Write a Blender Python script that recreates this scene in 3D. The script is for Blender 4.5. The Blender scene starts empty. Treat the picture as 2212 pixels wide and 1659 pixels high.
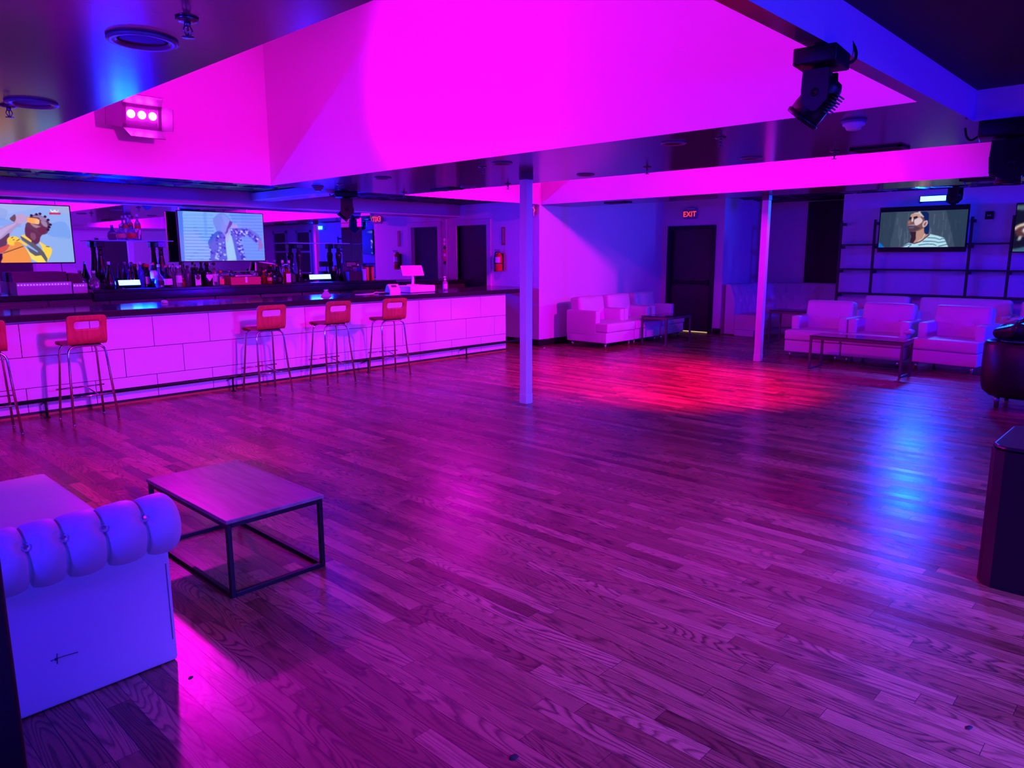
import bpy, bmesh, math, random
import numpy as np
from mathutils import Vector, Matrix
R = math.radians
PI = math.pi
sc = bpy.context.scene
C = sc.collection
random.seed(7)

# ------------------------------------------------------------------ camera
W, H = 2212, 1659
FPX, PIT, ROL, YAW = 1581.465, .175832, -.0026846, .759185
CAM = np.array([0, 0, 1.65])
_cy, _sy, _cp, _sp = math.cos(YAW), math.sin(YAW), math.cos(PIT), math.sin(PIT)
FWD = np.array([_cp*_cy, _cp*_sy, -_sp]); _r = np.array([_sy, -_cy, 0]); _u = np.cross(_r, FWD)
RGT = math.cos(ROL)*_r + math.sin(ROL)*_u; UPV = -math.sin(ROL)*_r + math.cos(ROL)*_u
cd = bpy.data.cameras.new('camera'); cam = bpy.data.objects.new('camera', cd); C.objects.link(cam)
cd.sensor_width = 36; cd.lens = FPX*36/W; cd.clip_start = .02
cam.matrix_world = Matrix((( RGT[0], UPV[0], -FWD[0], 0), (RGT[1], UPV[1], -FWD[1], 0), (RGT[2], UPV[2], -FWD[2], 1.65), (0,0,0,1)))
sc.camera = cam

def _ray(x, y): return FWD*FPX + RGT*(x-W/2) - UPV*(y-H/2)
def on_z(x, y, z): d = _ray(x, y); return Vector(CAM + d*(z-1.65)/d[2])
def on_y(x, y, Y): d = _ray(x, y); return Vector(CAM + d*Y/d[1])
def on_x(x, y, X): d = _ray(x, y); return Vector(CAM + d*X/d[0])

vs = sc.view_settings
sc.display_settings.display_device = 'sRGB'
vs.view_transform = 'Standard'; vs.look = 'None'; vs.exposure = 0; vs.gamma = 1; vs.use_curve_mapping = False

w = bpy.data.worlds.new('world'); sc.world = w; w.use_nodes = True
w.node_tree.nodes['Background'].inputs[0].default_value = (.05, .04, .1, 1)
w.node_tree.nodes['Background'].inputs[1].default_value = .02

# ------------------------------------------------------------------ materials
def lin(c): return tuple(((v/255)/12.92 if v/255 <= .04045 else ((v/255+.055)/1.055)**2.4) for v in c)
MATS = {}
def mat(name, col, rough=.5, metal=0, spec=.5, trans=0, emit=None, estr=0, bump=0, bscale=40, var=0, coat=0, ior=1.45):
    m = bpy.data.materials.new(name); m.use_nodes = True; nt = m.node_tree
    b = nt.nodes['Principled BSDF']
    b.inputs['Base Color'].default_value = (*col, 1); b.inputs['Roughness'].default_value = rough
    b.inputs['Metallic'].default_value = metal; b.inputs['Specular IOR Level'].default_value = spec
    b.inputs['IOR'].default_value = ior
    if trans: b.inputs['Transmission Weight'].default_value = trans
    if coat: b.inputs['Coat Weight'].default_value = coat; b.inputs['Coat Roughness'].default_value = .08
    if emit: b.inputs['Emission Color'].default_value = (*emit, 1); b.inputs['Emission Strength'].default_value = estr
    if bump or var:
        tc = nt.nodes.new('ShaderNodeTexCoord'); no = nt.nodes.new('ShaderNodeTexNoise')
        no.inputs['Scale'].default_value = bscale; no.inputs['Detail'].default_value = 4
        nt.links.new(tc.outputs['Object'], no.inputs['Vector'])
        if bump:
            bp = nt.nodes.new('ShaderNodeBump'); bp.inputs['Strength'].default_value = bump; bp.inputs['Distance'].default_value = .01
            nt.links.new(no.outputs['Fac'], bp.inputs['Height']); nt.links.new(bp.outputs['Normal'], b.inputs['Normal'])
        if var:
            mx = nt.nodes.new('ShaderNodeMix'); mx.data_type = 'RGBA'
            mx.inputs[6].default_value = (*[v*(1-var) for v in col], 1); mx.inputs[7].default_value = (*[min(1, v*(1+var)) for v in col], 1)
            nt.links.new(no.outputs['Fac'], mx.inputs[0]); nt.links.new(mx.outputs[2], b.inputs['Base Color'])
    MATS[name] = m
    return m

white = mat('white_wall_paint', (.74, .73, .74), .55, bump=.04, bscale=60)
coffer = mat('coffer_white_paint', (.78, .77, .78), .5, bump=.03, bscale=30)
soffit = mat('dark_semigloss_soffit_paint', (.11, .09, .11), .16, spec=.6, bump=.05, bscale=5)
fascia_m = mat('pale_fascia_paint', (.55, .53, .57), .4)
under_m = mat('gloss_white_trim', (.6, .6, .62), .18)
black_tile = mat('black_tin_tile', (.03, .03, .035), .25, spec=.6)
black_ceil = mat('black_ceiling_paint', (.012, .011, .014), .6)
base_black = mat('black_baseboard', (.008, .008, .009), .5)
doorm = mat('dark_door_paint', (.045, .035, .04), .45)
bluedoor = mat('navy_door_paint', (.03, .028, .05), .5)
frame_blk = mat('black_door_frame', (.01, .01, .012), .4)
frame_wht = mat('white_door_frame', (.6, .58, .62), .4)
panel_black = mat('matte_black_panel', (.012, .012, .016), .6)
post_m = mat('painted_post', (.72, .71, .74), .4, bump=.1, bscale=20)
tile_w = mat('white_bar_tile', (.74, .72, .74), .35, var=.05, bscale=3)
grout = mat('dark_grout', (.02, .02, .02), .8)
granite = mat('dark_granite', (.028, .022, .025), .13, spec=.6, var=.6, bscale=160)
darkwood = mat('dark_stained_wood', (.055, .025, .028), .35, var=.3, bscale=8)
blackwood = mat('black_gloss_wood', (.012, .009, .011), .16, spec=.6)
reflection_strip = mat('orange_reflection_strip', (.35, .14, .05), .4)  # colour for the strip that imitates a reflection along the bar foot
blackmetal = mat('black_metal', (.012, .012, .014), .35, metal=.4)
rackm = mat('black_rack_steel', (.008, .008, .01), .45)
chrome = mat('chrome', (.75, .75, .78), .12, metal=1)
steel = mat('brushed_grey_steel', (.13, .12, .14), .35, metal=.6)
mirror = mat('mirror_glass', (.86, .86, .9), .015, metal=1)
glass = mat('clear_glass', (.9, .95, 1), .03, trans=1, ior=1.5)
shelfglass = mat('shelf_glass', (.45, .7, .9), .08, trans=.4, ior=1.45)
leather = mat('white_leather', (.66, .64, .66), .42, bump=.12, bscale=90)
velvet = mat('white_tufted_vinyl', (.68, .66, .70), .5, bump=.06, bscale=120)
seamm = mat('dark_seam', (.06, .05, .07), .7)
blackleather = mat('black_leather', (.012, .011, .014), .28, bump=.1, bscale=70)
jacket = mat('black_shiny_fabric', (.02, .02, .025), .25, bump=.2, bscale=25)
greyfur = mat('grey_lining', (.3, .28, .27), .6)
plastic_blk = mat('black_plastic', (.006, .006, .008), .42, spec=.3)
plastic_wht = mat('white_plastic', (.75, .74, .76), .35)
pedestal_m = mat('black_vinyl', (.005, .004, .007), .38, bump=.05, bscale=60)
tableglass = mat('dark_table_glass', (.02, .018, .025), .06, spec=.6)
red_paint = mat('red_gloss_paint', (.55, .03, .02), .25)
exit_red = mat('lit_red_lettering', (.6, .05, .02), .4, emit=(1, .045, .03), estr=1.6)
sign_plate = mat('sign_plate', (.35, .3, .36), .3, trans=0)
cyan_led = mat('cyan_led_bar', (.2, .5, .8), .4, emit=(.023, .085, 1.0), estr=32)
pink_led = mat('magenta_led_lens', (1, .6, 1), .3, emit=(1, .014, 1), estr=95)
led_dot = mat('pale_led_dot', (.5, .5, .9), .4, emit=(.35, .3, 1), estr=.9)
warm_gap = mat('daylight_gap_under_door', (1, .8, .5), .5, emit=(1, .62, .22), estr=.9)
crystal = mat('crystal_button', (.9, .9, .95), .03, spec=1, metal=.8)
frost = mat('frosted_acrylic', (.5, .45, .55), .3)
redbox = mat('red_card', (.5, .07, .07), .5)
orange_p = mat('orange_plastic', (.75, .12, .04), .4)
blue_p = mat('blue_plastic', (.05, .08, .5), .3)
paper_m = mat('white_paper', (.8, .8, .8), .6)
grime = mat('dark_scrap', (.02, .018, .02), .7)

def wood_grain(name, c_dark, c_light, rough=.4, sx=30, sy=2.2, axis='X'):
    m = bpy.data.materials.new(name); m.use_nodes = True; nt = m.node_tree; b = nt.nodes['Principled BSDF']
    tc = nt.nodes.new('ShaderNodeTexCoord'); mp = nt.nodes.new('ShaderNodeMapping')
    mp.inputs['Scale'].default_value = (sy, sx, sx) if axis == 'X' else ((sx, sy, sx) if axis == 'Y' else (sx, sx, sy))
    no = nt.nodes.new('ShaderNodeTexNoise'); no.inputs['Scale'].default_value = 1; no.inputs['Detail'].default_value = 6; no.inputs['Distortion'].default_value = .6
    cr = nt.nodes.new('ShaderNodeValToRGB'); cr.color_ramp.elements[0].position = .32; cr.color_ramp.elements[1].position = .68
    cr.color_ramp.elements[0].color = (*c_dark, 1); cr.color_ramp.elements[1].color = (*c_light, 1)
    L = nt.links.new; L(tc.outputs['Object'], mp.inputs['Vector']); L(mp.outputs['Vector'], no.inputs['Vector']); L(no.outputs['Fac'], cr.inputs['Fac'])
    L(cr.outputs['Color'], b.inputs['Base Color']); b.inputs['Roughness'].default_value = rough
    MATS[name] = m; return m
cherry = wood_grain('cherry_plywood', (.40, .085, .045), (.56, .13, .07), .38, 34, 2.5, 'Z')
tabletop_m = wood_grain('brown_table_laminate', (.20, .13, .12), (.34, .23, .20), .3, 30, 3, 'Y')

def floor_material():
    m = bpy.data.materials.new('worn_oak_strip_floor'); m.use_nodes = True; nt = m.node_tree; b = nt.nodes['Principled BSDF']
    L = nt.links.new
    def math_(op, a, bb=None, c=None):
        n = nt.nodes.new('ShaderNodeMath'); n.operation = op
        for i, v in enumerate((a, bb, c)):
            if v is None: continue
            if isinstance(v, (int, float)): n.inputs[i].default_value = v
            else: L(v, n.inputs[i])
        return n.outputs[0]
    def comb(x, y, z):
        n = nt.nodes.new('ShaderNodeCombineXYZ')
        for i, v in enumerate((x, y, z)):
            if isinstance(v, (int, float)): n.inputs[i].default_value = v
            else: L(v, n.inputs[i])
        return n.outputs[0]
    def noise(vec, scale, detail=2, dist=0, rough=.5):
        n = nt.nodes.new('ShaderNodeTexNoise'); n.inputs['Scale'].default_value = scale; n.inputs['Detail'].default_value = detail
        n.inputs['Distortion'].default_value = dist; n.inputs['Roughness'].default_value = rough
        L(vec, n.inputs['Vector']); return n.outputs['Fac']
    def wn(vec):
        n = nt.nodes.new('ShaderNodeTexWhiteNoise'); n.noise_dimensions = '3D'; L(vec, n.inputs['Vector']); return n.outputs['Value']
    def ramp(fac, stops):
        n = nt.nodes.new('ShaderNodeValToRGB'); e = n.color_ramp.elements
        while len(e) < len(stops): e.new(.5)
        for i, (p, c) in enumerate(stops):
            e[i].position = p; e[i].color = (*c, 1) if isinstance(c, tuple) else (c, c, c, 1)
        L(fac, n.inputs['Fac']); return n.outputs['Color']
    def mix(t, f, a, bb):
        n = nt.nodes.new('ShaderNodeMix'); n.data_type = 'RGBA'; n.blend_type = t
        for sock, v in ((n.inputs[0], f), (n.inputs[6], a), (n.inputs[7], bb)):
            if isinstance(v, (int, float)): sock.default_value = v
            elif isinstance(v, tuple): sock.default_value = (*v, 1)
            else: L(v, sock)
        return n.outputs[2]
    tc = nt.nodes.new('ShaderNodeTexCoord'); sp = nt.nodes.new('ShaderNodeSeparateXYZ'); L(tc.outputs['Object'], sp.inputs[0])
    x, y = sp.outputs[0], sp.outputs[1]
    PW = .083
    u = math_('DIVIDE', x, PW); row = math_('FLOOR', u); fu = math_('FRACT', u)
    r1 = wn(comb(row, 3.3, 0)); r2 = wn(comb(row, 8.1, 5))
    ln = math_('MULTIPLY_ADD', r2, .7, .55)
    v = math_('DIVIDE', math_('ADD', y, math_('MULTIPLY', r1, 5.0)), ln); col = math_('FLOOR', v); fv = math_('FRACT', v)
    pid = wn(comb(row, col, 1.7)); pid2 = wn(comb(row, col, 9.2)); pid3 = wn(comb(row, col, 4.4))
    # gaps
    du = math_('MULTIPLY', math_('MINIMUM', fu, math_('SUBTRACT', 1, fu)), PW)
    dv = math_('MULTIPLY', math_('MINIMUM', fv, math_('SUBTRACT', 1, fv)), ln)
    gw = math_('MULTIPLY_ADD', r2, .0014, .0005)
    gap = math_('MAXIMUM', math_('LESS_THAN', du, gw), math_('LESS_THAN', dv, .0009))
    # cathedral grain: contour lines of a long stretched noise field, one field per plank
    off = math_('MULTIPLY', pid, 60)
    gv = comb(math_('MULTIPLY_ADD', x, 7.0, off), math_('MULTIPLY_ADD', y, .75, math_('MULTIPLY', pid2, 40)), off)
    f1 = noise(gv, 1.0, 1.5, .25)
    fw = noise(comb(math_('MULTIPLY', x, 60), math_('MULTIPLY', y, 12), off), 1, 2)
    ring = math_('FRACT', math_('ADD', math_('MULTIPLY', f1, 30), math_('MULTIPLY', fw, .40)))
    ringc = ramp(ring, [(0, .16), (.14, .42), (.40, 1.0), (.8, 1.0), (1, .30)])
    pores = ramp(noise(comb(math_('MULTIPLY', x, 420), math_('MULTIPLY', y, 9), off), 1, 3), [(.36, .45), (.52, 1.0)])
    base = ramp(pid, [(0, (.17, .08, .036)), (.35, (.29, .155, .07)), (.7, (.38, .215, .10)), (1, (.52, .32, .155))])
    gs = math_('MULTIPLY_ADD', pid3, .5, .5)
    c = mix('MULTIPLY', gs, base, ringc)
    c = mix('MULTIPLY', .45, c, pores)
    # old stains
    st = ramp(noise(tc.outputs['Object'], .9, 5, .4, .6), [(.30, .55), (.46, 1.0)])
    c = mix('MULTIPLY', .55, c, st)
    st2 = ramp(noise(comb(math_('MULTIPLY', x, 5), math_('MULTIPLY', y, 1.6), 3.0), 1, 4), [(.29, .22), (.43, 1.0)])
    c = mix('MULTIPLY', .75, c, st2)
    # small burn marks
    vo = nt.nodes.new('ShaderNodeTexVoronoi'); vo.inputs['Scale'].default_value = 1.7; L(tc.outputs['Object'], vo.inputs['Vector'])
    spot = math_('LESS_THAN', vo.outputs['Distance'], .012)
    c = mix('MIX', math_('MULTIPLY', spot, .8), c, (.02, .015, .015))
    c = mix('MIX', gap, c, (.012, .008, .008))
    L(c, b.inputs['Base Color'])
    rr = noise(tc.outputs['Object'], 1.3, 5, 0, .6)
    rg = math_('MULTIPLY_ADD', rr, .22, math_('MULTIPLY_ADD', pid3, .08, .14))
    L(rg, b.inputs['Roughness'])
    b.inputs['Specular IOR Level'].default_value = .5
    hgt = math_('SUBTRACT', math_('MULTIPLY_ADD', pid2, .25, math_('MULTIPLY', f1, .5)), math_('MULTIPLY', gap, 1.2))
    hgt = math_('ADD', hgt, math_('MULTIPLY', noise(comb(math_('MULTIPLY', x, 22), math_('MULTIPLY', y, 3), 2.0), 1, 3), .9))
    bp = nt.nodes.new('ShaderNodeBump'); bp.inputs['Strength'].default_value = .22; bp.inputs['Distance'].default_value = .004
    L(hgt, bp.inputs['Height']); L(bp.outputs['Normal'], b.inputs['Normal'])
    return m
floor_m = floor_material()

# ------------------------------------------------------------------ mesh helpers
class MB:
    """collects shapes and links them as ONE mesh object"""
    def __init__(self, T=None): self.v = []; self.f = []; self.mi = []; self.sm = []; self.T = T or Matrix()
    def add(self, vs, fs, mi=0, smooth=False, T=None):
        M = self.T @ T if T is not None else self.T
        o = len(self.v); self.v += [tuple(M @ Vector(p)) for p in vs]
        for f in fs: self.f.append([o+i for i in f]); self.mi.append(mi); self.sm.append(smooth)
        return self
    def bm(self, bm, mi=0, smooth=False, T=None):
        bm.verts.index_update()
        self.add([v.co.copy() for v in bm.verts], [[v.index for v in f.verts] for f in bm.faces], mi, smooth, T); bm.free(); return self
    def box(self, x0, x1, y0, y1, z0, z1, mi=0, bev=0, seg=2, T=None):
        b = bmesh.new(); bmesh.ops.create_cube(b, size=1)
        for v in b.verts: v.co = Vector(((x0+x1)/2+v.co.x*(x1-x0), (y0+y1)/2+v.co.y*(y1-y0), (z0+z1)/2+v.co.z*(z1-z0)))
        if bev: bmesh.ops.bevel(b, geom=list(b.edges), offset=min(bev, .49*min(x1-x0, y1-y0, z1-z0)), segments=seg, profile=.5, affect='EDGES')
        return self.bm(b, mi, bool(bev) and seg > 2, T)
    def quad(self, a, b, c, d, mi=0): return self.add([a, b, c, d], [[0, 1, 2, 3]], mi)
    def tube(self, pts, r, n=10, mi=0, closed=False, cap=True, T=None):
        pts = [Vector(p) for p in pts]; N = len(pts); rs = r if isinstance(r, (list, tuple)) else [r]*N
        vs = []; fs = []; prev = None
        for i, p in enumerate(pts):
            if closed: t = (pts[(i+1) % N]-pts[i-1]).normalized()
            else: t = (pts[min(i+1, N-1)]-pts[max(i-1, 0)]).normalized()
            if prev is None:
                a = Vector((0, 0, 1)) if abs(t.z) < .9 else Vector((1, 0, 0)); s = t.cross(a).normalized()
            else: s = (prev - t*prev.dot(t)).normalized()
            prev = s; q = t.cross(s)
            for k in range(n): an = 2*PI*k/n; vs.append(p + (s*math.cos(an)+q*math.sin(an))*rs[i])
        M = N if closed else N-1
        for i in range(M):
            for k in range(n): fs.append([i*n+k, i*n+(k+1) % n, ((i+1) % N)*n+(k+1) % n, ((i+1) % N)*n+k])
        if cap and not closed: fs += [list(range(n))[::-1], [(N-1)*n+k for k in range(n)]]
        return self.add(vs, fs, mi, True, T)
    def lathe(self, prof, n=20, c=(0, 0, 0), mi=0, T=None, a0=0, a1=2*PI, smooth=True):
        full = abs(a1-a0-2*PI) < 1e-6; m = n if full else n+1; vs = []; fs = []
        for (r, z) in prof:
            for k in range(m): an = a0+(a1-a0)*k/n; vs.append((c[0]+r*math.cos(an), c[1]+r*math.sin(an), c[2]+z))
        for i in range(len(prof)-1):
            for k in range(n): fs.append([i*m+k, i*m+(k+1) % m, (i+1)*m+(k+1) % m, (i+1)*m+k])
        if full:
            if prof[0][0] > 1e-5: fs.append(list(range(m))[::-1])
            if prof[-1][0] > 1e-5: fs.append([(len(prof)-1)*m+k for k in range(m)])
        return self.add(vs, fs, mi, smooth, T)
    def prism(self, poly, z0, z1, mi=0, T=None):
        n = len(poly); vs = [(p[0], p[1], z0) for p in poly]+[(p[0], p[1], z1) for p in poly]
        fs = [list(range(n))[::-1], list(range(n, 2*n))]+[[i, (i+1) % n, n+(i+1) % n, n+i] for i in range(n)]
        return self.add(vs, fs, mi, False, T)
    def cushion(self, c, h, r, puff=(0, 0, 0), dents=(), n=8, mi=0, T=None):
        c = Vector(c); h = Vector(h); r = min(r, min(h)*.98); grid = {}; vs = []; fs = []
        def line(a):
            k = [-a+r*t for t in (0, .25, .55, 1)]
            return k+[(-a+r)+(2*(a-r))*i/n for i in range(1, n)]+[-q for q in k[::-1]]
        ls = [line(h[i]) for i in range(3)]
        def vert(p):
            key = tuple(round(q, 5) for q in p)
            if key in grid: return grid[key]
            inner = Vector([max(-(h[i]-r), min(h[i]-r, p[i])) for i in range(3)])
            d = Vector(p)-inner; d = d.normalized() if d.length > 1e-9 else Vector((0, 0, 0))
            q = inner+d*r
            for i in range(3):
                if abs(d[i]) > .01:
                    j, k = (i+1) % 3, (i+2) % 3; wgt = d[i]*d[i]*math.copysign(1, d[i])
                    q[i] += wgt*puff[i]*(1-(p[j]/h[j])**2)*(1-(p[k]/h[k])**2)
            for (ax, sg, a, b2, dep, rad) in dents:
                if d[ax]*sg > .5:
                    j, k = (ax+1) % 3, (ax+2) % 3
                    q[ax] -= sg*dep*math.exp(-((p[j]-a)**2+(p[k]-b2)**2)/(rad*rad))
            grid[key] = len(vs); vs.append(c+q); return grid[key]
        for ax in range(3):
            j, k = (ax+1) % 3, (ax+2) % 3
            for sg in (-1, 1):
                for a in range(len(ls[j])-1):
                    for b in range(len(ls[k])-1):
                        ids = []
                        for (aa, bb) in ((a, b), (a+1, b), (a+1, b+1), (a, b+1)):
                            p = [0, 0, 0]; p[ax] = sg*h[ax]; p[j] = ls[j][aa]; p[k] = ls[k][bb]; ids.append(vert(p))
                        if len(set(ids)) == 4: fs.append(ids if sg > 0 else ids[::-1])
        return self.add(vs, fs, mi, True, T)
    def build(self, name, mats, parent=None, loc=None):
        me = bpy.data.meshes.new(name); me.from_pydata(self.v, [], self.f)
        for m in (mats if isinstance(mats, (list, tuple)) else [mats]): me.materials.append(m)
        me.polygons.foreach_set('material_index', self.mi); me.polygons.foreach_set('use_smooth', self.sm); me.update()
        bm = bmesh.new(); bm.from_mesh(me); bmesh.ops.recalc_face_normals(bm, faces=bm.faces); bm.to_mesh(me); bm.free()
        o = bpy.data.objects.new(name, me); C.objects.link(o)
        if parent: o.parent = parent
        if loc is not None: o.location = loc
        return o

def thing(name, label, cat, loc=(0, 0, 0), rz=0, group=None):
    o = bpy.data.objects.new(name, None); o.empty_display_size = .1; C.objects.link(o)
    o.location = loc; o.rotation_euler = (0, 0, rz); o['label'] = label; o['category'] = cat
    if group: o['group'] = group
    return o
def tag(o, label, cat, group=None):
    o['label'] = label; o['category'] = cat
    if group: o['group'] = group
    return o
def struct(o): o['kind'] = 'structure'; return o
def dup(src, label, loc, rz=0, group=None):
    r = src.copy(); C.objects.link(r); r.location = loc; r.rotation_euler = (0, 0, rz); r['label'] = label
    if group: r['group'] = group
    for ch in src.children:
        c = ch.copy(); C.objects.link(c); c.parent = r
        for g in ch.children:
            d = g.copy(); C.objects.link(d); d.parent = c
    return r
def fillet(pts, r, n=6):
    out = [Vector(pts[0])]
    for i in range(1, len(pts)-1):
        p = Vector(pts[i]); a = (Vector(pts[i-1])-p); b = (Vector(pts[i+1])-p)
        rr = min(r, a.length*.49, b.length*.49); a.normalize(); b.normalize(); s = p+a*rr; e = p+b*rr
        for k in range(n+1): t = k/n; out.append(s*(1-t)**2+p*2*t*(1-t)+e*t*t)
    return out+[Vector(pts[-1])]
def text_obj(txt, size, depth, name, m, M, parent=None):
    cu = bpy.data.curves.new('lettering', 'FONT'); cu.body = txt; cu.size = size; cu.extrude = depth; cu.align_x = 'CENTER'; cu.align_y = 'CENTER'
    t = bpy.data.objects.new('lettering', cu); C.objects.link(t); bpy.context.view_layer.update()
    me = bpy.data.meshes.new_from_object(t.evaluated_get(bpy.context.evaluated_depsgraph_get()))
    bpy.data.objects.remove(t); me.transform(M); me.materials.clear(); me.materials.append(m)
    o = bpy.data.objects.new(name, me); C.objects.link(o)
    if parent: o.parent = parent
    return o

# ------------------------------------------------------------------ room shell
ZS, ZT, ZB, ZL, ZK = 2.505, 4.3, 2.60, 2.76, 2.70     # soffit, coffer top, bar ceiling, lounge ceiling, black tray
YB, XE, YM = 8.75, 9.93, 11.2
XN, XF, YR = -3.0, 16.0, -6.0

m = MB(); m.box(XN, XF, YR, YM, -.06, 0); struct(m.build('floor', floor_m))

def ceil_piece(name, x0, x1, y0, y1, z=ZS, mt=None):
    b = MB(); b.quad((x0, y0, z), (x0, y1, z), (x1, y1, z), (x1, y0, z)); return struct(b.build(name, mt or soffit))
ceil_piece('ceiling_near', XN, 1.63, 1.27, YB); ceil_piece('ceiling_beam', 1.63, 4.82, 1.27, 1.355); ceil_piece('ceiling', 4.82, 6.93, 1.27, YB)
ceil_piece('ceiling_right', 5.78, 6.93, YR, 1.27); ceil_piece('ceiling_far_right', 6.93, 9.97, YR, -3.0); ceil_piece('ceiling_far', 9.97, 10.95, YR, YB)
def side(name, x0, y0, x1, y1, z0, z1, mt=None):
    b = MB(); b.quad((x0, y0, z0), (x1, y1, z0), (x1, y1, z1), (x0, y0, z1)); return struct(b.build(name, mt or coffer))
for nm, (x0, x1, y0, y1) in (('coffer', (1.63, 4.82, 1.355, YB)), ('second_coffer', (6.93, 9.97, -3.0, YB))):
    side('wall_%s_right' % nm, x0, y0, x1, y0, ZS, ZT); side('wall_%s_left' % nm, x0, y1, x1, y1, ZS, ZT); side('wall_%s_near' % nm, x0, y0, x0, y1, ZS, ZT); side('wall_%s_far' % nm, x1, y0, x1, y1, ZS, ZT)
    ceil_piece('ceiling_%s' % nm, x0, x1, y0, y1, ZT, coffer)
side('wall_beam', XN, 1.27, 5.78, 1.27, ZS, ZK); side('wall_dance_floor_end', 5.78, YR, 5.78, 1.27, ZS, ZK); side('wall_lounge_edge', 10.95, YR, 10.95, YB, ZS, ZL)
side('wall_bar_edge', XN, YB+.012, XE, YB+.012, ZS, ZB, soffit)
m = MB(); m.box(XN, 5.78, YR, 1.27, ZK, ZK+.05); struct(m.build('ceiling_dance_floor', black_ceil))

def tin_ceiling(x0, x1, y0, y1, z, pitch, name):
    b = MB(); nx = max(1, round((x1-x0)/pitch)); ny = max(1, round((y1-y0)/pitch)); dx = (x1-x0)/nx; dy = (y1-y0)/ny
    for i in range(nx):
        for j in range(ny):
            cx, cy_ = x0+(i+.5)*dx, y0+(j+.5)*dy
            prof = [(.5, 0), (.46, -.014), (.42, 0), (.36, .012), (.31, .012), (.26, -.006), (.21, .010), (.13, .018), (.0, .018)]
            rings = []
            for (h, dz) in prof:
                rings.append([(cx-h*dx, cy_-h*dy, z+dz), (cx+h*dx, cy_-h*dy, z+dz), (cx+h*dx, cy_+h*dy, z+dz), (cx-h*dx, cy_+h*dy, z+dz)])
            vs_ = [p for r in rings[:-1] for p in r]; fs_ = []
            for k in range(len(rings)-2):
                for e in range(4): fs_.append([k*4+e, k*4+(e+1) % 4, (k+1)*4+(e+1) % 4, (k+1)*4+e])
            k = len(rings)-2; fs_.append([k*4, k*4+1, k*4+2, k*4+3]); b.add(vs_, fs_)
    return struct(b.build(name, black_tile))
tin_ceiling(10.95, XF, YR, YB, ZL, .61, 'ceiling_lounge')
tin_ceiling(XN, XE, YB, YM, ZB, .61, 'ceiling_bar')
m = MB(); m.box(5.62, 5.95, YB, 10.82, 2.46, ZB-.02, 0, .01); struct(m.build('trim_1', under_m))      # rib across the bar ceiling

# walls
def wall(name, x0, x1, y0, y1, z0=0, z1=2.80, mt=white): b = MB(); b.box(x0, x1, y0, y1, z0, z1); return struct(b.build(name, mt))
wall('wall_bar_back', XN, XE, YM, YM+.12)
b = MB()      # bar end wall, door opening Y 10.06-10.90, up to 2.20
b.box(XE, XE+.14, YB+.14, 10.06, 0, 2.8); b.box(XE, XE+.14, 10.90, YM, 0, 2.8); b.box(XE, XE+.14, 10.06, 10.90, 2.20, 2.8)
struct(b.build('wall_bar_end', white))
wall('wall_lounge_left', XE, 13.95, YB-.003, YB+.137)
b = MB()      # door wall with opening Y 7.55-8.52
b.box(13.95, 14.09, 7.30, 7.55, 0, 2.8); b.box(13.95, 14.09, 8.52, YB, 0, 2.8); b.box(13.95, 14.09, 7.55, 8.52, 2.13, 2.8)
struct(b.build('wall_exit', white))
wall('wall_booth_left', 14.09, XF, 7.30, 7.42); wall('wall_booth_back', XF, XF+.1, 5.15, 7.42)
wall('wall_booth_return', 14.87, XF, 5.15, 5.27); wall('wall_shelf', 14.75, 14.87, YR, 5.27)
wall('wall_right', XN, 14.87, YR-.12, YR); wall('wall_near', XN-.12, XN, YR, YM)
m = MB(); m.box(15.93, 15.985, 5.30, 6.42, 0, 2.72); struct(m.build('trim_2', panel_black))                 # black panel behind the booth
for nm, a in (('baseboard_lounge', (XE-.012, 13.90, YB-.014, YB)), ('baseboard_bar_end', (XE-.014, XE, YB, 10.0)), ('baseboard_exit', (13.936, 13.95, 7.28, 7.46)),
              ('baseboard_shelf', (14.735, 14.75, -5.9, 5.2)), ('baseboard_right', (-2.9, 14.7, YR, YR+.014))):
    b = MB(); b.box(*a, 0, .115, 0, .004); struct(b.build(nm, base_black))

# fascia above the back bar
b = MB(); b.box(XN+.02, XE, 10.82, YM, 2.385, ZB-.005, 0); b.box(XN+.02, XE, 10.80, YM, 2.365, 2.385, 1, .004)
struct(b.build('trim_3', [fascia_m, under_m]))

# exit door
d = struct(thing('door_1', '', '', (13.95, 8.035, 0))); del d['label'], d['category']
b = MB(); b.box(.05, .09, -.485, .485, .015, 2.13, 0, .004); b.build('door_leaf', doorm, d)
b = MB()
for a in ((-.56, -.47), (.47, .56)): b.box(-.035, .10, a[0], a[1], 0, 2.13, 0, .004)
b.box(-.035, .10, -.56, .56, 2.1305, 2.22, 0, .004); b.build('door_frame', frame_blk, d)
b = MB(); b.box(.0, .035, -.40, .40, 1.02, 1.075, 0, .01); b.box(-.012, .045, .33, .42, .99, 1.10, 0, .01); b.box(-.012, .045, -.42, -.36, .99, 1.10, 0, .01); b.box(-.018, .04, -.03, .0, 1.0, 1.09, 0, .004)
b.build('panic_bar', blackmetal, d)
b = MB(); b.box(.06, .075, -.46, .46, .002, .014); b.build('light_gap', warm_gap, d)

# bar end door
d = struct(thing('door_2', '', '', (XE, 10.48, 0))); del d['label'], d['category']
b = MB(); b.box(.07, .11, -.42, .42, .01, 2.20); b.build('door_leaf', bluedoor, d)
b = MB()
for a in ((-.53, -.42), (.42, .53)): b.box(-.025, -.0005, a[0], a[1], 0, 2.20, 0, .003)
b.box(-.025, -.0005, -.53, .53, 2.2005, 2.30, 0, .003)
for a in ((-.425, -.42), (.42, .425)): b.box(.0, .13, a[0], a[1], 0, 2.2)
b.box(0, .13, -.42, .42, 2.195, 2.2); b.build('door_frame', frame_wht, d)
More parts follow.
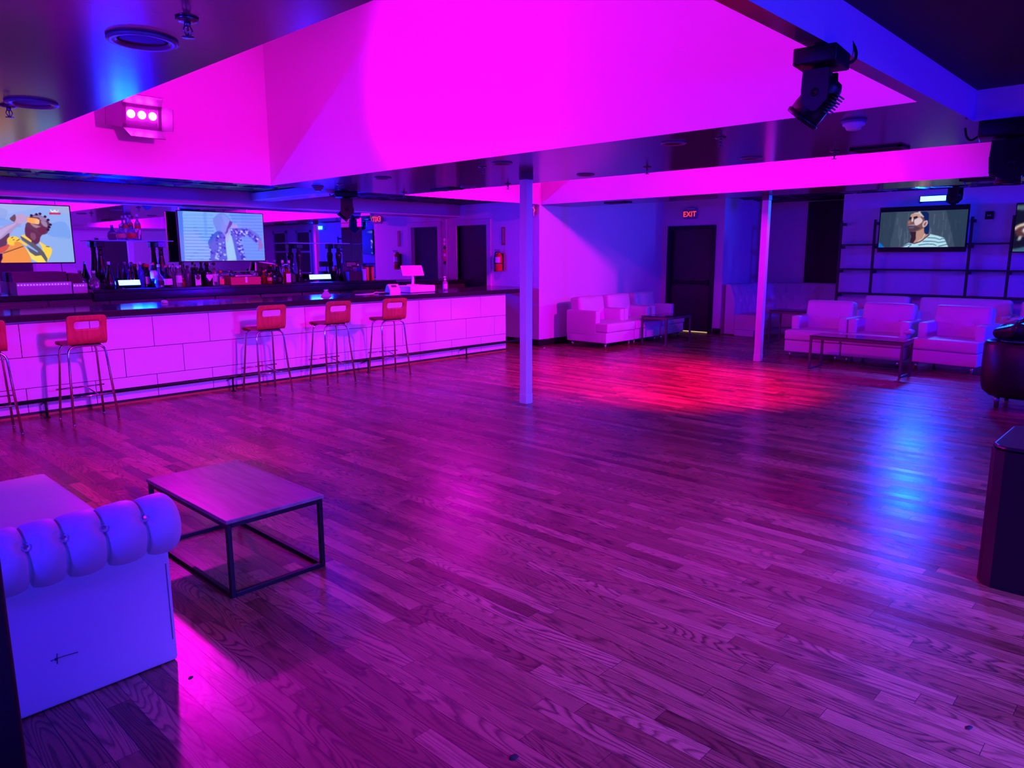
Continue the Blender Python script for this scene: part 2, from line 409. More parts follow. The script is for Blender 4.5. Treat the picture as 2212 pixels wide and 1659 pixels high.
# doors on the unseen right wall (they show in the mirror)
for i, cx in enumerate((3.2, 6.4, 9.42)):
    d = struct(thing('door_%d' % (i+3), '', '', (cx, YR, 0))); del d['label'], d['category']
    b = MB(); b.box(-.48, .48, .005, .04, .01, 2.13); b.build('door_leaf', doorm, d)
    b = MB()
    for a in ((-.58, -.48), (.48, .58)): b.box(a[0], a[1], .003, .06, 0, 2.23)
    b.box(-.58, .58, .003, .06, 2.13, 2.23); b.build('door_frame', frame_wht, d)
# dark windows on the shelf wall, right of the picture (they show in the mirror)
for i, cy0 in enumerate((-2.2, -3.9)):
    d = struct(thing('window_%d' % (i+1), '', '', (14.75, cy0, 1.75))); del d['label'], d['category']
    b = MB(); b.box(-.02, -.006, -.42, .42, -.75, .7); b.build('window_pane', tableglass, d)
    b = MB()
    for a in ((-.50, -.42), (.42, .50)): b.box(-.05, 0, a[0], a[1], -.83, .78)
    b.box(-.05, 0, -.5, .5, .70, .78); b.box(-.05, 0, -.5, .5, -.83, -.75); b.box(-.04, 0, -.42, .42, -.03, .03); b.build('window_frame', frame_wht, d)

# support posts
def post(x, y, label):
    t = thing('support_post', label, 'post', (x, y, 0), group='square posts on the dance floor')
    b = MB(); b.box(-.05, .05, -.05, .05, .0, ZS-.075, 0, .006); b.build('shaft', post_m, t)
    b = MB(); b.box(-.054, .054, -.054, .054, ZS-.075, ZS-.001, 0, .003); b.build('collar', soffit, t)
    b = MB(); b.box(-.053, .053, -.053, .053, 0, .11, 0, .004); b.build('base_sleeve', post_m, t)
post(5.96, 5.44, 'square painted post nearest the camera, in front of the end of the bar')
post(10.80, 4.98, 'square painted post farther back, beside the row of white armchairs')

# ------------------------------------------------------------------ ceiling fittings
def downlight(p, label, s=1.0):
    t = thing('downlight', label, 'downlight', (p.x, p.y, ZS), group='round recessed downlights in the soffit')
    b = MB(); b.lathe([(.098*s, 0), (.10*s, -.008), (.092*s, -.014), (.072*s, -.008), (.070*s, -.001)], 28); b.build('trim_ring', soffit_trim, t)
    b = MB(); b.lathe([(.070*s, -.001), (.060*s, -.002), (0, -.002)], 24); b.build('lens', panel_black, t)
soffit_trim = mat('mauve_trim_ring', (.20, .17, .24), .3)
for (px, py, s, lb) in ((308, 86, 1.35, 'largest round downlight, in the near soffit above the lit fixture'), (68, 222, 1.35, 'round downlight in the near soffit beside the sprinkler at the left edge'),
        (1265, 377, 1, 'round downlight just right of the nearer post'), (1455, 308, 1, 'round downlight along the inner soffit edge left of the smoke detector'),
        (1623, 341, 1, 'faint round downlight along the outer soffit edge left of the dark vent'), (1085, 352, 1, 'round downlight just left of the nearer post top'),
        (827, 384, 1, 'round downlight on the soffit strip above the bar mirror, leftmost of that strip'), (1011, 403, 1, 'faint round downlight beside the dark vent over the bar end')):
    downlight(on_z(px, py, ZS), lb, s)
def sprinkler(p, label, z=ZS):
    t = thing('sprinkler', label, 'sprinkler', (p.x, p.y, z), group='fire sprinkler heads')
    b = MB(); b.lathe([(.04, 0), (.042, -.006), (.03, -.012), (.014, -.013)], 20); b.build('escutcheon', chrome_dk, t)
    b = MB(); b.lathe([(.012, -.01), (.012, -.028), (.008, -.03)], 12)
    for s in (-1, 1): b.tube([(s*.010, 0, -.026), (s*.017, 0, -.042), (s*.004, 0, -.062)], .0028, 6)
    b.tube([(0, 0, -.028), (0, 0, -.06)], .003, 6); b.build('frame', chrome_dk, t)
    b = MB(); b.lathe([(.022, -.064), (.022, -.067), (0, -.067)], 14); b.build('deflector', chrome_dk, t)
chrome_dk = mat('dark_nickel', (.22, .21, .26), .25, metal=.9)
for (px, py, lb) in ((404, 40, 'large sprinkler head beside the largest downlight'), (18, 228, 'sprinkler head at the left edge of the near soffit'),
        (1557, 297, 'sprinkler head on the inner soffit edge between downlight and moving head'), (1398, 361, 'sprinkler head right of the downlight beside the nearer post'),
        (1803, 326, 'sprinkler head just left of the dark ceiling vent'), (1042, 360, 'sprinkler head left of the nearer post top'),
        (1097, 397, 'sprinkler head on the outer soffit edge beside the nearer post'), (873, 416, 'sprinkler head right of the moving light over the bar'),
        (733, 397, 'sprinkler head directly above the moving light over the bar')):
    sprinkler(on_z(px, py, ZS), lb)
p = on_z(2085, 391, ZS); sprinkler(p, 'sprinkler head on the far soffit strip above the lounge television')
def smoke(p, label, m_):
    t = thing('smoke_detector', label, 'smoke detector', (p.x, p.y, ZS), group='smoke detectors')
    b = MB(); b.lathe([(.078, 0), (.08, -.012), (.07, -.016)], 28); b.build('base', soffit_trim, t)
    b = MB(); b.lathe([(.070, -.014), (.068, -.032), (.052, -.040), (.045, -.058), (.03, -.064), (0, -.065)], 28); b.build('body', m_, t)
smoke(on_z(1845, 260, ZS), 'white smoke detector right of the large moving light', plastic_wht)
smoke(on_z(686, 402, ZS), 'dark smoke detector on the soffit corner above the bar', soffit_trim)
def vent(p, label, lx, ly):
    t = thing('ceiling_vent', label, 'vent', (p.x, p.y, ZS), group='dark ceiling vents')
    b = MB()
    for a in ((-lx, -lx+.03, -ly, ly), (lx-.03, lx, -ly, ly), (-lx, lx, -ly, -ly+.03), (-lx, lx, ly-.03, ly)): b.box(*a, -.018, 0, 0, .003)
    b.build('frame', base_black, t)
    b = MB(); n = int(2*lx/.035)
    for i in range(1, n): x = -lx+2*lx*i/n; b.box(x-.011, x+.011, -ly+.02, ly-.02, -.012, -.008)
    b.box(-lx+.01, lx-.01, -ly+.01, ly-.01, -.003, -.001); b.build('louvres', base_black, t)
vent(on_z(1900, 320, ZS), 'dark rectangular vent in the soffit right of the smoke detector', .12, .20)
vent(on_z(965, 408, ZS), 'dark rectangular vent in the soffit over the bar end', .12, .20)
vent(on_z(2135, 386, ZS-.0), 'dark vent in the far soffit strip at the right edge', .10, .28)
vent(on_z(1335, 437, ZS-.0), 'small dark vent in the far soffit strip above the left armchairs', .10, .22)

# moving-head lights
def moving_head(name_lbl, loc, rz, tilt, base_sz=(.16, .125, .05), s=1.0, cable=None, lens=None, aw=.08, al=.26, hs=1.0):
    t = thing('moving_head_light', name_lbl, 'stage light', loc, rz, 'black moving head lights')
    bx, by, bz = base_sz
    b = MB(); b.box(-bx*s, bx*s, -by*s, by*s, -2*bz*s-.012, -.012, 0, .012*s, 3); b.box(-.05*s, .05*s, -.03*s, .03*s, -.013, 0)
    b.box(bx*s-.004, bx*s+.003, -.03*s, .03*s, -1.4*bz*s-.012, -.7*bz*s-.012); bo = b.build('base', plastic_blk, t)
    z0 = -2*bz*s-.012
    b = MB()
    for sx in (-1, 1):
        b.prism([(-aw*s, 0), (aw*s, 0), (aw*1.06*s, -al*.45*s), (aw*s, -al*.78*s), (.012*s, -al*s), (-.012*s, -al*s), (-aw*s, -al*.74*s), (-aw*1.06*s, -al*.4*s)], sx*.092*s-.014*s, sx*.092*s+.014*s, T=Matrix(((0, 0, 1, 0), (1, 0, 0, 0), (0, 1, 0, z0-.02*s), (0, 0, 0, 1))))
        b.lathe([(.026*s, 0), (.024*s, .004), (.018*s, .005), (.016*s, .002), (0, .002)], 18, T=Matrix.Translation((sx*.106*s, 0, z0-.02*s-al*.55*s)) @ Matrix.Rotation(sx*PI/2, 4, 'Y'))
    b.box(-.10*s, .10*s, -.06*s, .06*s, z0-.05*s, z0-.02*s, 0, .008); b.lathe([(.05*s, z0), (.05*s, z0-.03*s)], 20); b.build('yoke', plastic_blk, t)
    T = Matrix.Translation((0, 0, z0-.02*s-al*.62*s)) @ Matrix.Rotation(tilt, 4, 'X') @ Matrix.Scale(hs, 4)
    b = MB(T); b.lathe([(.0, .10), (.045, .095), (.064, .07), (.072, .02), (.076, -.06), (.074, -.105), (.066, -.11)], 24) if s == 1 else b.lathe([(.0, .10*s), (.045*s, .095*s), (.064*s, .07*s), (.072*s, .02*s), (.076*s, -.06*s), (.074*s, -.105*s), (.066*s, -.11*s)], 24)
    b.lathe([(.080*s, -.098*s), (.082*s, -.104*s), (.080*s, -.118*s), (.070*s, -.118*s), (.068*s, -.104*s)], 24)
    for k in range(7): b.box(-.066*s, .066*s, -.080*s, -.060*s, (.05-.014*k)*s, (.057-.014*k)*s, 0, .002)
    b.build('lamp_head', plastic_blk, t)
    b = MB(T)
    if lens:
        for (lx, ly) in [(0, 0)]+[(.043*s*math.cos(k*PI/3), .043*s*math.sin(k*PI/3)) for k in range(6)]: b.lathe([(.018*s, -.112*s), (.016*s, -.117*s), (0, -.120*s)], 14, (lx, ly, 0))
    else: b.lathe([(.068*s, -.108*s), (.05*s, -.114*s), (0, -.116*s)], 24)
    b.build('lens', lens or tableglass, t)
    if cable: b = MB(); b.tube(fillet(cable, .08, 8), .007, 8); b.build('cable', plastic_blk, t)
    return t
violet_lens = mat('violet_lens', (.35, .25, .8), .15, emit=(.05, .02, .6), estr=.25)
moving_head('large black moving light hanging under the beam at upper right', (3.30, 1.315, ZS), R(6), R(40), s=.70, aw=.075, al=.24, hs=1.32,
            cable=[(.115, -.02, -.04), (.18, -.09, -.04), (.24, -.08, .03), (.16, -.025, .12), (.0, -.02, .19)])
_p = on_z(2180, 256, ZS)
moving_head('black moving light cut off by the right edge of the view', (_p.x+.05, _p.y-.03, ZS), R(10), R(4), (.16, .21, .055), .95, aw=.125, al=.28, cable=[(0, .20, -.09), (0, .24, -.12), (0, .27, -.09), (0, .28, -.03)])
moving_head('black moving light with violet lenses hanging over the bar', (5.90, 8.70, ZS), R(56), R(38), (.11, .15, .04), 1.0, lens=violet_lens, aw=.078, al=.265, cable=[(0, .15, -.05), (0, .20, -.08), (0, .22, -.06), (0, .21, .0)])
moving_head('small dark moving light under the lounge ceiling above the television', (13.2, 3.05, ZL), R(-10), R(30), s=.9)

# LED par lights with barn doors in the coffers
def par_light(label, loc, rz, tilt=0):
    t = thing('par_light', label, 'stage light', loc, rz, 'magenta par lights in the coffers')
    T = Matrix.Translation((0, -.20, 0)) @ Matrix.Rotation(tilt, 4, 'X')      # front faces local -Y
    b = MB(T); b.box(-.16, .16, -.03, .10, -.10, .10, 0, .012); b.box(-.16, .16, -.042, -.028, .07, .10); b.box(-.16, .16, -.042, -.028, -.10, -.07); b.box(-.16, -.13, -.042, -.028, -.1, .1); b.box(.13, .16, -.042, -.028, -.1, .1)
    b.build('housing', par_body, t)
    for x in (-.088, 0, .088):
        b = MB(T); b.lathe([(.034, 0), (.030, .008), (0, .012)], 20, T=Matrix.Translation((x, -.033, .015)) @ Matrix.Rotation(PI/2, 4, 'X')); b.build('lamp', pink_led, t)
    for (nm, q) in (('top', [(-.16, -.04, .10), (.16, -.04, .10), (.13, -.15, .17), (-.13, -.15, .17)]), ('bottom', [(-.16, -.04, -.10), (.16, -.04, -.10), (.14, -.17, -.16), (-.14, -.17, -.16)]),
                    ('left', [(-.16, -.04, -.10), (-.16, -.04, .10), (-.30, -.07, .09), (-.30, -.07, -.09)]), ('right', [(.16, -.04, -.10), (.16, -.04, .10), (.22, -.13, .09), (.22, -.13, -.09)])):
        a = [Vector(v) for v in q]; n = (a[1]-a[0]).cross(a[3]-a[0]).normalized()*.003
        b = MB(T); b.add([v-n for v in a]+[v+n for v in a], [[0, 1, 2, 3], [7, 6, 5, 4], [0, 4, 5, 1], [1, 5, 6, 2], [2, 6, 7, 3], [3, 7, 4, 0]]); b.build('barn_door', par_body, t)
    b = MB(); b.box(-.02, .02, -.11, 0, -.015, .015); b.box(-.05, .05, -.012, 0, -.05, .05, 0, .004); b.build('bracket', par_body, t)
    return t
par_body = mat('grey_par_housing', (.25, .24, .27), .35, metal=.3)
_pl = par_light('lit magenta par light with barn doors on the coffer face over the bar', (3.215, YB, 3.10), 0, R(10)); _pl.scale = (1.25, 1.25, 1.25)

# ------------------------------------------------------------------ the bar
bar = thing('bar_counter', 'long bar faced with large white tiles', 'bar', (0, 8.71, 0))
b = MB(); b.box(-1.5, 9.02, .025, .40, 0.0, .985); b.build('carcass', blackwood, bar)
b = MB(); X0, X1 = -1.5, 9.03; g = .003
for (z0, z1, off) in ((.045, .30, 1.93), (.30, .62, 2.25), (.62, .965, 1.93)):
    k0 = math.floor((X0-off)/.65)
    for k in range(k0, 30):
        a, c = max(X0, off+k*.65), min(X1, off+(k+1)*.65)
        if c-a > .02: b.box(a+g, c-g, 0, .024, z0+g, z1-g, 0, .002)
b.box(X0, X1, .012, .03, .04, .985, 1)
for k in range(-3, 14): b.box(max(X0, 1.60+.65*k+g), min(X1, 1.60+.65*(k+1)-g), .002, .024, .968, .988) if 1.60+.65*k < X1-.05 else None
b.build('tile_face', [tile_w, grout], bar)
b = MB(); b.box(X0, X1, -.004, .02, 0, .022); b.box(X0, X1, .004, .024, .022, .044, 1); b.build('base_and_reflection_strip', [reflection_strip, base_black], bar)  # orange strip stands in for a reddish reflection; black strip is the base
rail = MB(); rail.tube(fillet([(-1.5, -.16, .185), (9.20, -.16, .185), (9.36, .1, .185)], .06), .021, 12); ro = rail.build('foot_rail', blackmetal, bar)
for x in (.9, 2.05, 4.05, 6.05, 7.95):
    b = MB(); b.tube([(x, -.16, .185), (x, -.16, .004)], .012, 8); b.lathe([(.03, .0), (.03, .008), (.0, .01)], 12, (x, -.16, 0)); b.tube([(x, -.16, .17), (x, .0, .12)], .008, 8); b.build('rail_bracket', blackmetal, bar)
b = MB(); b.prism([(-1.5, 8.62), (9.36, 8.62), (9.92, 9.2), (9.92, 10.02), (9.3, 9.70), (-1.5, 9.70)], .99, 1.06)
bm_ = b.build('bar_countertop', granite); tag(bm_, 'dark polished stone countertop running the length of the white tiled bar', 'countertop')
mod = bm_.modifiers.new('bevel', 'BEVEL'); mod.width = .008; mod.segments = 2
b = MB(); b.box(-1.5, 9.0, 9.11, 9.66, .0, .86, 0); b.box(-1.5, 9.0, 9.12, 9.7, .86, .9, 1); o = b.build('under_bar_station', [blackwood, steel]); tag(o, 'dark bartender work station behind the tiled bar front', 'bar station')

# back bar
for i in range(13):
    x0 = .55+i*.72
    t = thing('back_bar_cabinet', 'dark wood cabinet under the back bar worktop, %s counting from the door end' % ['first', 'second', 'third', 'fourth', 'fifth', 'sixth', 'seventh', 'eighth', 'ninth', 'tenth', 'eleventh', 'twelfth', 'thirteenth'][12-i], 'cabinet', (x0, 10.66, 0), group='dark back bar cabinets')
    b = MB(); b.box(0.002, .718, .02, .5, .0, 1.09); b.build('body', darkwood, t)
    for s in (0, 1):
        b = MB(); xa = .012+s*.352; b.box(xa, xa+.342, 0, .02, .06, .84, 0, .003); b.box(xa+.05, xa+.292, -.006, .0, .11, .79, 0, .004); dd = b.build('door', darkwood, t)
        b = MB(); b.lathe([(.006, 0), (.012, .016), (.013, .022), (0, .026)], 12, T=Matrix.Translation((xa+(.31 if s == 0 else .03), 0, .78)) @ Matrix.Rotation(PI/2, 4, 'X')); b.build('knob', chrome_dk, dd)
    b = MB(); b.box(.012, .706, 0, .02, .86, 1.07, 0, .003); b.box(.06, .66, -.006, .0, .90, 1.03, 0, .004); dr = b.build('drawer', darkwood, t)
    b = MB(); b.lathe([(.006, 0), (.012, .016), (.013, .022), (0, .026)], 12, T=Matrix.Translation((.64, 0, 1.0)) @ Matrix.Rotation(PI/2, 4, 'X')); b.build('knob', chrome_dk, dr)
b = MB(); b.box(.5, 9.90, 10.62, 11.19, 1.09, 1.16, 0, .006); o = b.build('back_bar_worktop', blackwood); tag(o, 'dark gloss worktop running along under the mirrors', 'countertop')
b = MB(); b.box(3.22, 8.15, 10.57, 11.12, 1.161, 1.20, 0, .006); b.box(3.22, 8.15, 10.565, 10.615, 1.06, 1.161, 0, .004); o = b.build('back_bar_shelf', blackwood); tag(o, 'raised black bottle shelf on the back bar worktop', 'shelf')
ZW, ZI = 1.161, 1.201

# mirrors
for (a, c, lb) in ((.6, 3.05, 'mirror panel behind the television at the left edge'), (3.05, 4.65, 'mirror panel behind the left glass shelf'), (4.65, 5.72, 'mirror panel behind the second bar television'),
                   (5.72, 7.655, 'mirror panel behind the right glass shelf'), (7.845, 9.90, 'mirror panel at the door end, reflecting the fire extinguisher')):
    b = MB(); b.box(a+.0015, c-.0015, 11.185, 11.197, 1.162, 2.363, 0, .003); o = b.build('mirror', mirror); tag(o, lb, 'mirror', 'mirror panels on the back bar wall')
t = thing('mirrored_pilaster', 'narrow mirror-clad pilaster right of the right glass shelf', 'pilaster', (7.75, 11.03, 1.2))
b = MB(); b.box(-.09, .09, -.155, .155, 0, 1.162); b.build('core', panel_black, t)
b = MB(); b.box(-.094, -.0905, -.155, .152, 0, 1.0, 0, .001); b.box(-.094, -.0905, -.155, .152, 1.006, 1.16, 0, .001); b.build('side_mirror', mirror, t)
b = MB(); b.box(-.09, .094, -.160, -.1555, 0, 1.0, 0, .001); b.box(-.09, .094, -.160, -.1555, 1.006, 1.16, 0, .001); b.build('front_mirror', mirror, t)
for k in range(7):
    b = MB(); b.lathe([(.032, 0), (.032, .003), (0, .003)], 18, T=Matrix.Translation((9.845, 11.185, 1.93-.075*k)) @ Matrix.Rotation(PI/2, 4, 'X'))
    o = b.build('round_sticker', [paper_m, paper_m, panel_black, redbox, paper_m, redbox, panel_black][k]); tag(o, '%s round sticker down the mirror edge beside the door' % ['topmost', 'second', 'third', 'middle', 'fifth', 'sixth', 'lowest'][k], 'sticker', 'round stickers on the mirror edge')
# END_PART_1

# ------------------------------------------------------------------ televisions: each picture is painted as a small raster of glowing pixels
def homog(src, dst):
    A = []; bb = []
    for (x, y), (u, v) in zip(src, dst):
        A += [[x, y, 1, 0, 0, 0, -u*x, -u*y], [0, 0, 0, x, y, 1, -v*x, -v*y]]; bb += [u, v]
    h = np.linalg.solve(np.array(A, float), np.array(bb, float)); return np.append(h, 1).reshape(3, 3)
class Picture:
    def __init__(self, quad, n=(200, 112), bg=(0, 0, 0)):
        self.Hm = homog(quad, [(0, 0), (1, 0), (1, 1), (0, 1)]); self.n = n; self.ss = 2
        w_, h_ = n[0]*2, n[1]*2
        self.img = np.zeros((h_, w_, 3)); self.img[:] = bg
        self.U, self.V = np.meshgrid((np.arange(w_)+.5)/w_, (np.arange(h_)+.5)/h_)
    def uv(self, p):
        q = self.Hm @ np.array([p[0], p[1], 1.0]); return q[0]/q[2], q[1]/q[2]
    def mask(self, pts):
        P = [self.uv(p) for p in pts]; inside = np.zeros(self.U.shape, bool); n = len(P)
        for i in range(n):
            (x1, y1), (x2, y2) = P[i], P[(i+1) % n]
            if abs(y1-y2) < 1e-9: continue
            c = ((y1 > self.V) != (y2 > self.V)) & (self.U < (x2-x1)*(self.V-y1)/(y2-y1)+x1)
            inside ^= c
        return inside
    def poly(self, col, pts, a=1.0): mk = self.mask(pts); self.img[mk] = self.img[mk]*(1-a)+np.array(col)*a; return self
    def smooth(self, pts, n=5):      # closed Catmull-Rom
        out = []; N = len(pts); P = np.array(pts, float)
        for i in range(N):
            p0, p1, p2, p3 = P[i-1], P[i], P[(i+1) % N], P[(i+2) % N]
            for k in range(n):
                t = k/n; out.append(tuple(.5*((2*p1)+(-p0+p2)*t+(2*p0-5*p1+4*p2-p3)*t*t+(-p0+3*p1-3*p2+p3)*t**3)))
        return out
    def blob(self, col, pts, a=1.0): return self.poly(col, self.smooth(pts), a)
    def line(self, col, pts, wd, a=1.0):
        for (p, q) in zip(pts[:-1], pts[1:]):
            p, q = np.array(p, float), np.array(q, float); d = q-p; n = np.array([-d[1], d[0]])/(np.hypot(*d)+1e-9)*wd/2
            self.poly(col, [tuple(p+n), tuple(q+n), tuple(q-n), tuple(p-n)], a)
        return self
    def build(self, name, parent, wd, ht, x=0):
        i = self.img; h2, w2 = i.shape[:2]
        i = i.reshape(h2//2, 2, w2//2, 2, 3).mean((1, 3))
        k = np.pad(i, ((1, 1), (1, 1), (0, 0)), 'edge'); i = (k[:-2, 1:-1]+k[2:, 1:-1]+k[1:-1, :-2]+k[1:-1, 2:]+2*k[1:-1, 1:-1])/6
        nx, ny = self.n; l = np.where(i/255 <= .04045, i/255/12.92, ((i/255+.055)/1.055)**2.4)
        xs = np.linspace(-wd/2, wd/2, nx); zs = np.linspace(ht/2, -ht/2, ny)
        vs_ = [(px, 0, pz) for pz in zs for px in xs]
        fs_ = [(r*nx+c, r*nx+c+1, (r+1)*nx+c+1, (r+1)*nx+c) for r in range(ny-1) for c in range(nx-1)]
        me = bpy.data.meshes.new(name); me.from_pydata(vs_, [], [f[::-1] for f in fs_])
        ca = me.color_attributes.new('picture', 'FLOAT_COLOR', 'POINT')
        ca.data.foreach_set('color', np.concatenate([l.reshape(-1, 3), np.ones((nx*ny, 1))], 1).ravel())
        me.materials.append(screen_m); o = bpy.data.objects.new(name, me); C.objects.link(o); o.parent = parent; o.location = (0, x, 0); return o
screen_m = bpy.data.materials.new('glowing_screen'); screen_m.use_nodes = True; _nt = screen_m.node_tree; _b = _nt.nodes['Principled BSDF']
_a = _nt.nodes.new('ShaderNodeVertexColor'); _a.layer_name = 'picture'; _nt.links.new(_a.outputs['Color'], _b.inputs['Emission Color'])
_b.inputs['Emission Strength'].default_value = 1.0; _b.inputs['Base Color'].default_value = (.01, .01, .01, 1); _b.inputs['Roughness'].default_value = .35; _b.inputs['Specular IOR Level'].default_value = .2

def tv(label, loc, rz, wd, ht, pic, bez=.012, scr=None):
    """front faces local -Y"""
    t = thing('television', label, 'television', loc, rz, 'wall televisions')
    b = MB(); b.box(-wd/2, wd/2, 0, .045, -ht/2, ht/2, 0, .006); b.box(-wd*.3, wd*.3, .045, .075, -ht*.35, ht*.25, 0, .01); b.build('housing', plastic_blk, t)
    b = MB(); e = bez
    b.box(-wd/2, wd/2, -.006, .002, ht/2-e, ht/2); b.box(-wd/2, wd/2, -.006, .002, -ht/2, -ht/2+e*1.4); b.box(-wd/2, -wd/2+e, -.006, .002, -ht/2, ht/2); b.box(wd/2-e, wd/2, -.006, .002, -ht/2, ht/2)
    b.build('bezel', plastic_blk, t)
    b = MB(); b.box(-.12, .12, .075, .2, -.10, .10, 0, .005); b.build('wall_mount', blackmetal, t)
    pic.build('screen', t, scr[0] if scr else wd-2*e, scr[1] if scr else ht-2*e, -.003)
    return t

# picture 1: a person in a yellow shirt drinking, pale blue sky
P1 = Picture([(-900, 62), (1640, 160), (1785, 1520), (-900, 1545)], (280, 150), (142, 178, 240))
for (c, pts, a) in (((166, 186, 236), [(-200, 60), (700, 90), (1100, 140), (500, 330), (60, 420), (-300, 500)], .55), ((112, 160, 240), [(250, 420), (520, 520), (700, 640), (420, 640), (100, 560)], .6),
                    ((108, 158, 240), [(1200, 600), (1560, 520), (1680, 900), (1400, 900), (1150, 760)], .7), ((140, 178, 235), [(1250, 900), (1700, 950), (1750, 1500), (1250, 1500), (1280, 1200)], .6),
                    ((176, 176, 205), [(1300, 150), (1640, 160), (1660, 330), (1400, 260)], .5), ((120, 150, 215), [(200, 200), (430, 260), (360, 470), (220, 420)], .35)):
    P1.blob(c, pts, a)
P1.poly((20, 90, 225), [(-900, 640), (0, 700), (45, 770), (0, 790), (-900, 900)])
P1.blob((168, 150, 196), [(-900, 980), (0, 830), (220, 690), (420, 600), (560, 520), (640, 440), (780, 390), (830, 440), (760, 530), (600, 640), (470, 800), (400, 960), (370, 1150), (150, 1200), (-100, 1150), (-900, 1300)])
P1.blob((196, 172, 226), [(-300, 960), (40, 850), (300, 690), (520, 570), (600, 560), (420, 720), (250, 900), (60, 1010), (-200, 1040)], .8)
P1.blob((74, 46, 62), [(0, 1060), (260, 940), (430, 790), (440, 860), (390, 1020), (330, 1190), (150, 1200), (20, 1140)], .9)
P1.blob((100, 28, 46), [(-900, 1230), (0, 1170), (110, 1240), (0, 1370), (-900, 1500)]); P1.poly((206, 196, 240), [(-900, 1450), (0, 1370), (120, 1240), (180, 1320), (120, 1530), (-900, 1545)])
P1.poly((24, 4, 30), [(170, 1290), (290, 1290), (270, 1540), (130, 1540), (180, 1380)])
P1.blob((240, 146, 40), [(290, 1290), (420, 1150), (440, 1010), (620, 980), (720, 1100), (800, 1250), (860, 1430), (820, 1540), (280, 1540), (280, 1400)])
P1.poly((244, 150, 44), [(290, 1290), (720, 1110), (860, 1440), (820, 1535), (275, 1535)])
P1.blob((214, 84, 40), [(130, 1200), (370, 1080), (440, 1040), (400, 1160), (290, 1270), (190, 1270)])
P1.blob((255, 206, 44), [(390, 960), (440, 880), (580, 870), (680, 960), (800, 1060), (760, 1090), (640, 1000), (540, 1010), (530, 1090), (420, 1060)])
P1.blob((255, 214, 60), [(1040, 990), (1180, 1090), (1290, 1150), (1300, 1260), (1240, 1420), (1210, 1460), (1120, 1240), (1090, 1120)])
P1.poly((255, 224, 84), [(740, 1110), (850, 1260), (960, 1350), (1090, 1320), (1180, 1420), (1180, 1520), (1020, 1520), (880, 1430), (820, 1280)])
P1.blob((92, 44, 62), [(770, 640), (860, 560), (1090, 620), (1180, 760), (1080, 860), (1040, 1010), (950, 1060), (860, 960), (770, 840)])
P1.blob((150, 96, 120), [(880, 780), (960, 800), (980, 900), (930, 960), (870, 880)], .6)
P1.poly((84, 92, 98), [(660, 860), (740, 870), (900, 1000), (1050, 1140), (1140, 1260), (1210, 1420), (1190, 1520), (1080, 1330), (960, 1350), (850, 1250), (780, 1100), (1000, 1260), (1020, 1240), (820, 1060), (700, 960)])
P1.poly((255, 214, 60), [(670, 850), (740, 820), (890, 970), (880, 1010)])
P1.blob((90, 56, 66), [(860, 410), (1000, 350), (1160, 420), (1260, 560), (1250, 680), (1190, 800), (1060, 820), (960, 740), (790, 640), (790, 560), (860, 500)])
P1.blob((150, 128, 168), [(930, 380), (1060, 370), (1180, 440), (1190, 500), (1080, 480), (1040, 420), (940, 410)])
P1.blob((170, 150, 190), [(1080, 500), (1190, 520), (1210, 640), (1130, 610)], .8); P1.blob((186, 150, 176), [(880, 560), (1060, 620), (1070, 650), (980, 660), (920, 620)], .8)
P1.blob((110, 30, 50), [(1020, 650), (1180, 640), (1180, 760), (1090, 810), (1030, 750)], .6)
for q in ((900, 370), (1000, 345), (1070, 330), (1170, 395), (1230, 470), (1275, 580), (1250, 640), (1225, 700)):
    P1.blob((22, 12, 20), [(q[0]-32, q[1]), (q[0], q[1]-26), (q[0]+30, q[1]+6), (q[0], q[1]+32)])
P1.poly((255, 170, 76), [(815, 415), (1010, 440), (1060, 480), (1040, 580), (900, 560), (805, 520)]); P1.blob((252, 200, 150), [(970, 480), (1050, 470), (1050, 560), (980, 560)], .7)
P1.blob((190, 160, 205), [(590, 380), (700, 335), (800, 390), (800, 480), (720, 560), (600, 540), (560, 450)]); P1.blob((94, 60, 58), [(520, 390), (575, 350), (590, 450), (550, 520), (470, 455)], .9)
for (a, c) in (((480, 905), (520, 880)), ((510, 950), (545, 945)), ((580, 975), (650, 935)), ((300, 1280), (720, 1105)), ((1180, 1110), (1250, 1120))): P1.line((30, 26, 20), [a, c], 14)
# channel mark: white helmet with two wing shapes over a red bar with pale characters
P1.poly((250, 250, 255), [(1262, 215), (1330, 290), (1305, 300), (1278, 262)]); P1.poly((250, 250, 255), [(1440, 222), (1400, 298), (1415, 300), (1432, 262)])
P1.poly((250, 250, 255), [(1310, 300), (1355, 232), (1410, 300), (1385, 300), (1356, 262), (1335, 300)]); P1.line((250, 250, 255), [(1362, 262), (1362, 300)], 10)
P1.poly((214, 24, 50), [(1252, 302), (1476, 310), (1474, 350), (1252, 344)])
for k in range(8): P1.line((236, 130, 150), [(1270+25*k, 316+k), (1272+25*k, 336+k)], 8, .5)

